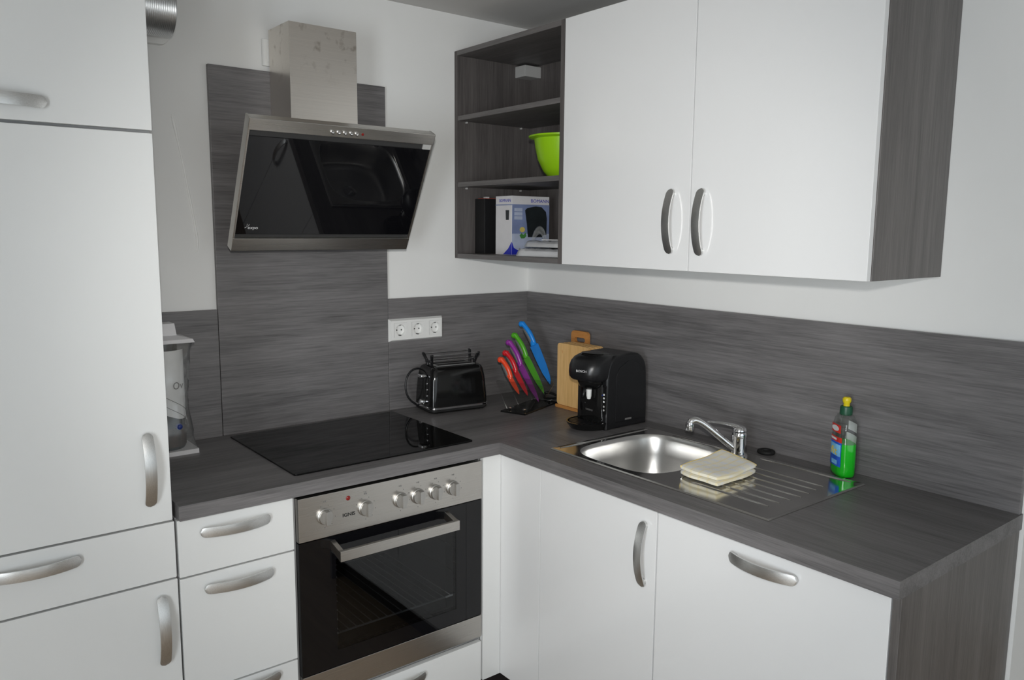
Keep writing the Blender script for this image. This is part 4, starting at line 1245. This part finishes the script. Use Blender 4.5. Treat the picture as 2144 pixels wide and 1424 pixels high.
# drip tray
bm = rings_mesh(bmesh.new(), [dsec(-.20, -.300, .056, H), dsec(-.20, -.312, .062, H + .004), dsec(-.20, -.325, .068, H + .022), dsec(-.20, -.326, .069, H + .026), dsec(-.20, -.321, .065, H + .026), dsec(-.20, -.318, .062, H + .021)])
tr_ = part('drip_tray', bm, 'black_gloss', cm, smooth=40)
gm = bmesh.new()
for k in range(9):
    yy = -.675 + k * .0125; dd = math.sqrt(max(0, 1 - ((yy + .625) / .062) ** 2))
    box(gm, (-.250 - .062 * dd, -.250), (yy - .0035, yy + .0035), (H + .021, H + .0245), .0008, 1)
part('drip_grate', gm, 'black_satin', tr_, smooth=40)
AN = math.radians(0)
text('lettering', 'BOSCH', .0105, 'print_white', hdm, frame((.35, -.937, 0), (0, 0, 1), (-.937, -.35, 0), (-.3045, -.648, 1.110)) @ Matrix.Translation((0, 0, .0035)), sx=1.1)
text('lettering', 'TASSIMO', .0085, 'print_grey', cm, SIDE((-.2505, -.630, .972)))
part('side_badge', B((-.150, -.120), (cy0 - .003, cy0 - .002), (H + .026, H + .032)), 'print_grey', cm)

# ================================================================== WRAPPED GIFT JAR (left, beside the fridge cabinet)
gx, gy = -1.445, -.098
gj = thing('wrapped_jar', 'tall dark bottle wrapped in clear film with white card ends', 'gift', (gx, gy, H))
part('base_card', rings_mesh(bmesh.new(), [[(gx + sx * .072, gy + sy * .062, z) for sx, sy in ((-1, -1), (1, -1), (1, 1), (-1, 1))] for z in (H, H + .013)]), 'card_white', gj)
bm = rings_mesh(bmesh.new(), [[(gx + sx * s1, gy + sy * s2, z) for sx, sy in ((-1, -1), (1, -1), (1, 1), (-1, 1))] for s1, s2, z in ((.074, .062, 1.236), (.070, .058, 1.246), (.034, .030, 1.256), (.030, .026, 1.290))])
part('top_card', bm, 'card_white', gj)
part('jar', lathe(bmesh.new(), [(0, H + .014), (.048, H + .014), (.052, H + .02), (.052, 1.15), (.046, 1.175), (.040, 1.185), (.040, 1.234), (0, 1.235)], 28, Matrix.Translation((gx, gy, 0))), 'jar_dark', gj, smooth=40)
lbm = bmesh.new()
for z0_, z1_ in ((1.025, 1.215),):
    ra = []
    for z in (z0_, z1_):
        ra.append([lbm.verts.new((gx + .0545 * math.cos(math.radians(a)), gy + .0545 * math.sin(math.radians(a)), z + (.012 * math.sin(math.radians(a * 2)) if z == z0_ else 0))) for a in range(-170, 1, 10)])
    for i in range(len(ra[0]) - 1): lbm.faces.new((ra[0][i], ra[0][i + 1], ra[1][i + 1], ra[1][i]))
wl = part('wrapped_paper', lbm, 'paper', gj, smooth=60, label='pale printed paper around the bottle')
Mt = lambda a, z: frame((-math.sin(a), math.cos(a), 0), (0, 0, 1), (math.cos(a), math.sin(a), 0), (gx + .0552 * math.cos(a), gy + .0552 * math.sin(a), z))
text('lettering', 'Ov', .030, 'print_grey', wl, Mt(math.radians(-62), 1.112))
lb2 = bmesh.new()
for zz in (1.075, 1.048):
    tube(lb2, [(gx + .055 * math.cos(math.radians(a)), gy + .055 * math.sin(math.radians(a)), zz - .0006 * (a + 90)) for a in range(-120, -10, 8)], .0008, 6)
part('printed_line', lb2, 'print_grey', wl)
part('cork_ring', lathe(bmesh.new(), [(.0522, 0), (.054, .002), (.054, .055), (.0522, .057)], 24, Matrix.Translation((gx, gy, H + .022))), 'jar_cork', gj, smooth=40)
bm = bmesh.new()
bmesh.ops.create_uvsphere(bm, u_segments=14, v_segments=8, radius=.010, matrix=Matrix.Translation((gx + .022, gy - .052, H + .083)))
part('blue_bead', bm, 'marble_blue', gj, smooth=60)
rnd = random.Random(3); rr_ = []
zs_ = [H + .012 + i * (1.238 - H - .012) / 12 for i in range(13)]
for i, z in enumerate(zs_):
    t = i / 12; s1 = .072 - .016 * math.sin(PI * t); s2 = .062 - .006 * math.sin(PI * t)
    ring_ = []
    for k in range(28):
        a = 2 * PI * k / 28; c, s = math.cos(a), math.sin(a); q = 1 / max(abs(c), abs(s)) if i in (0, 12) else 1 / (abs(c) ** 6 + abs(s) ** 6) ** (1 / 6)
        j = 0 if i in (0, 12) else rnd.uniform(-.003, .003)
        ring_.append((gx + c * q * (s1 + j), gy + s * q * (s2 + j * .5), z))
    rr_.append(ring_)
part('clear_film', rings_mesh(bmesh.new(), rr_, False, False), 'film', gj, smooth=40)
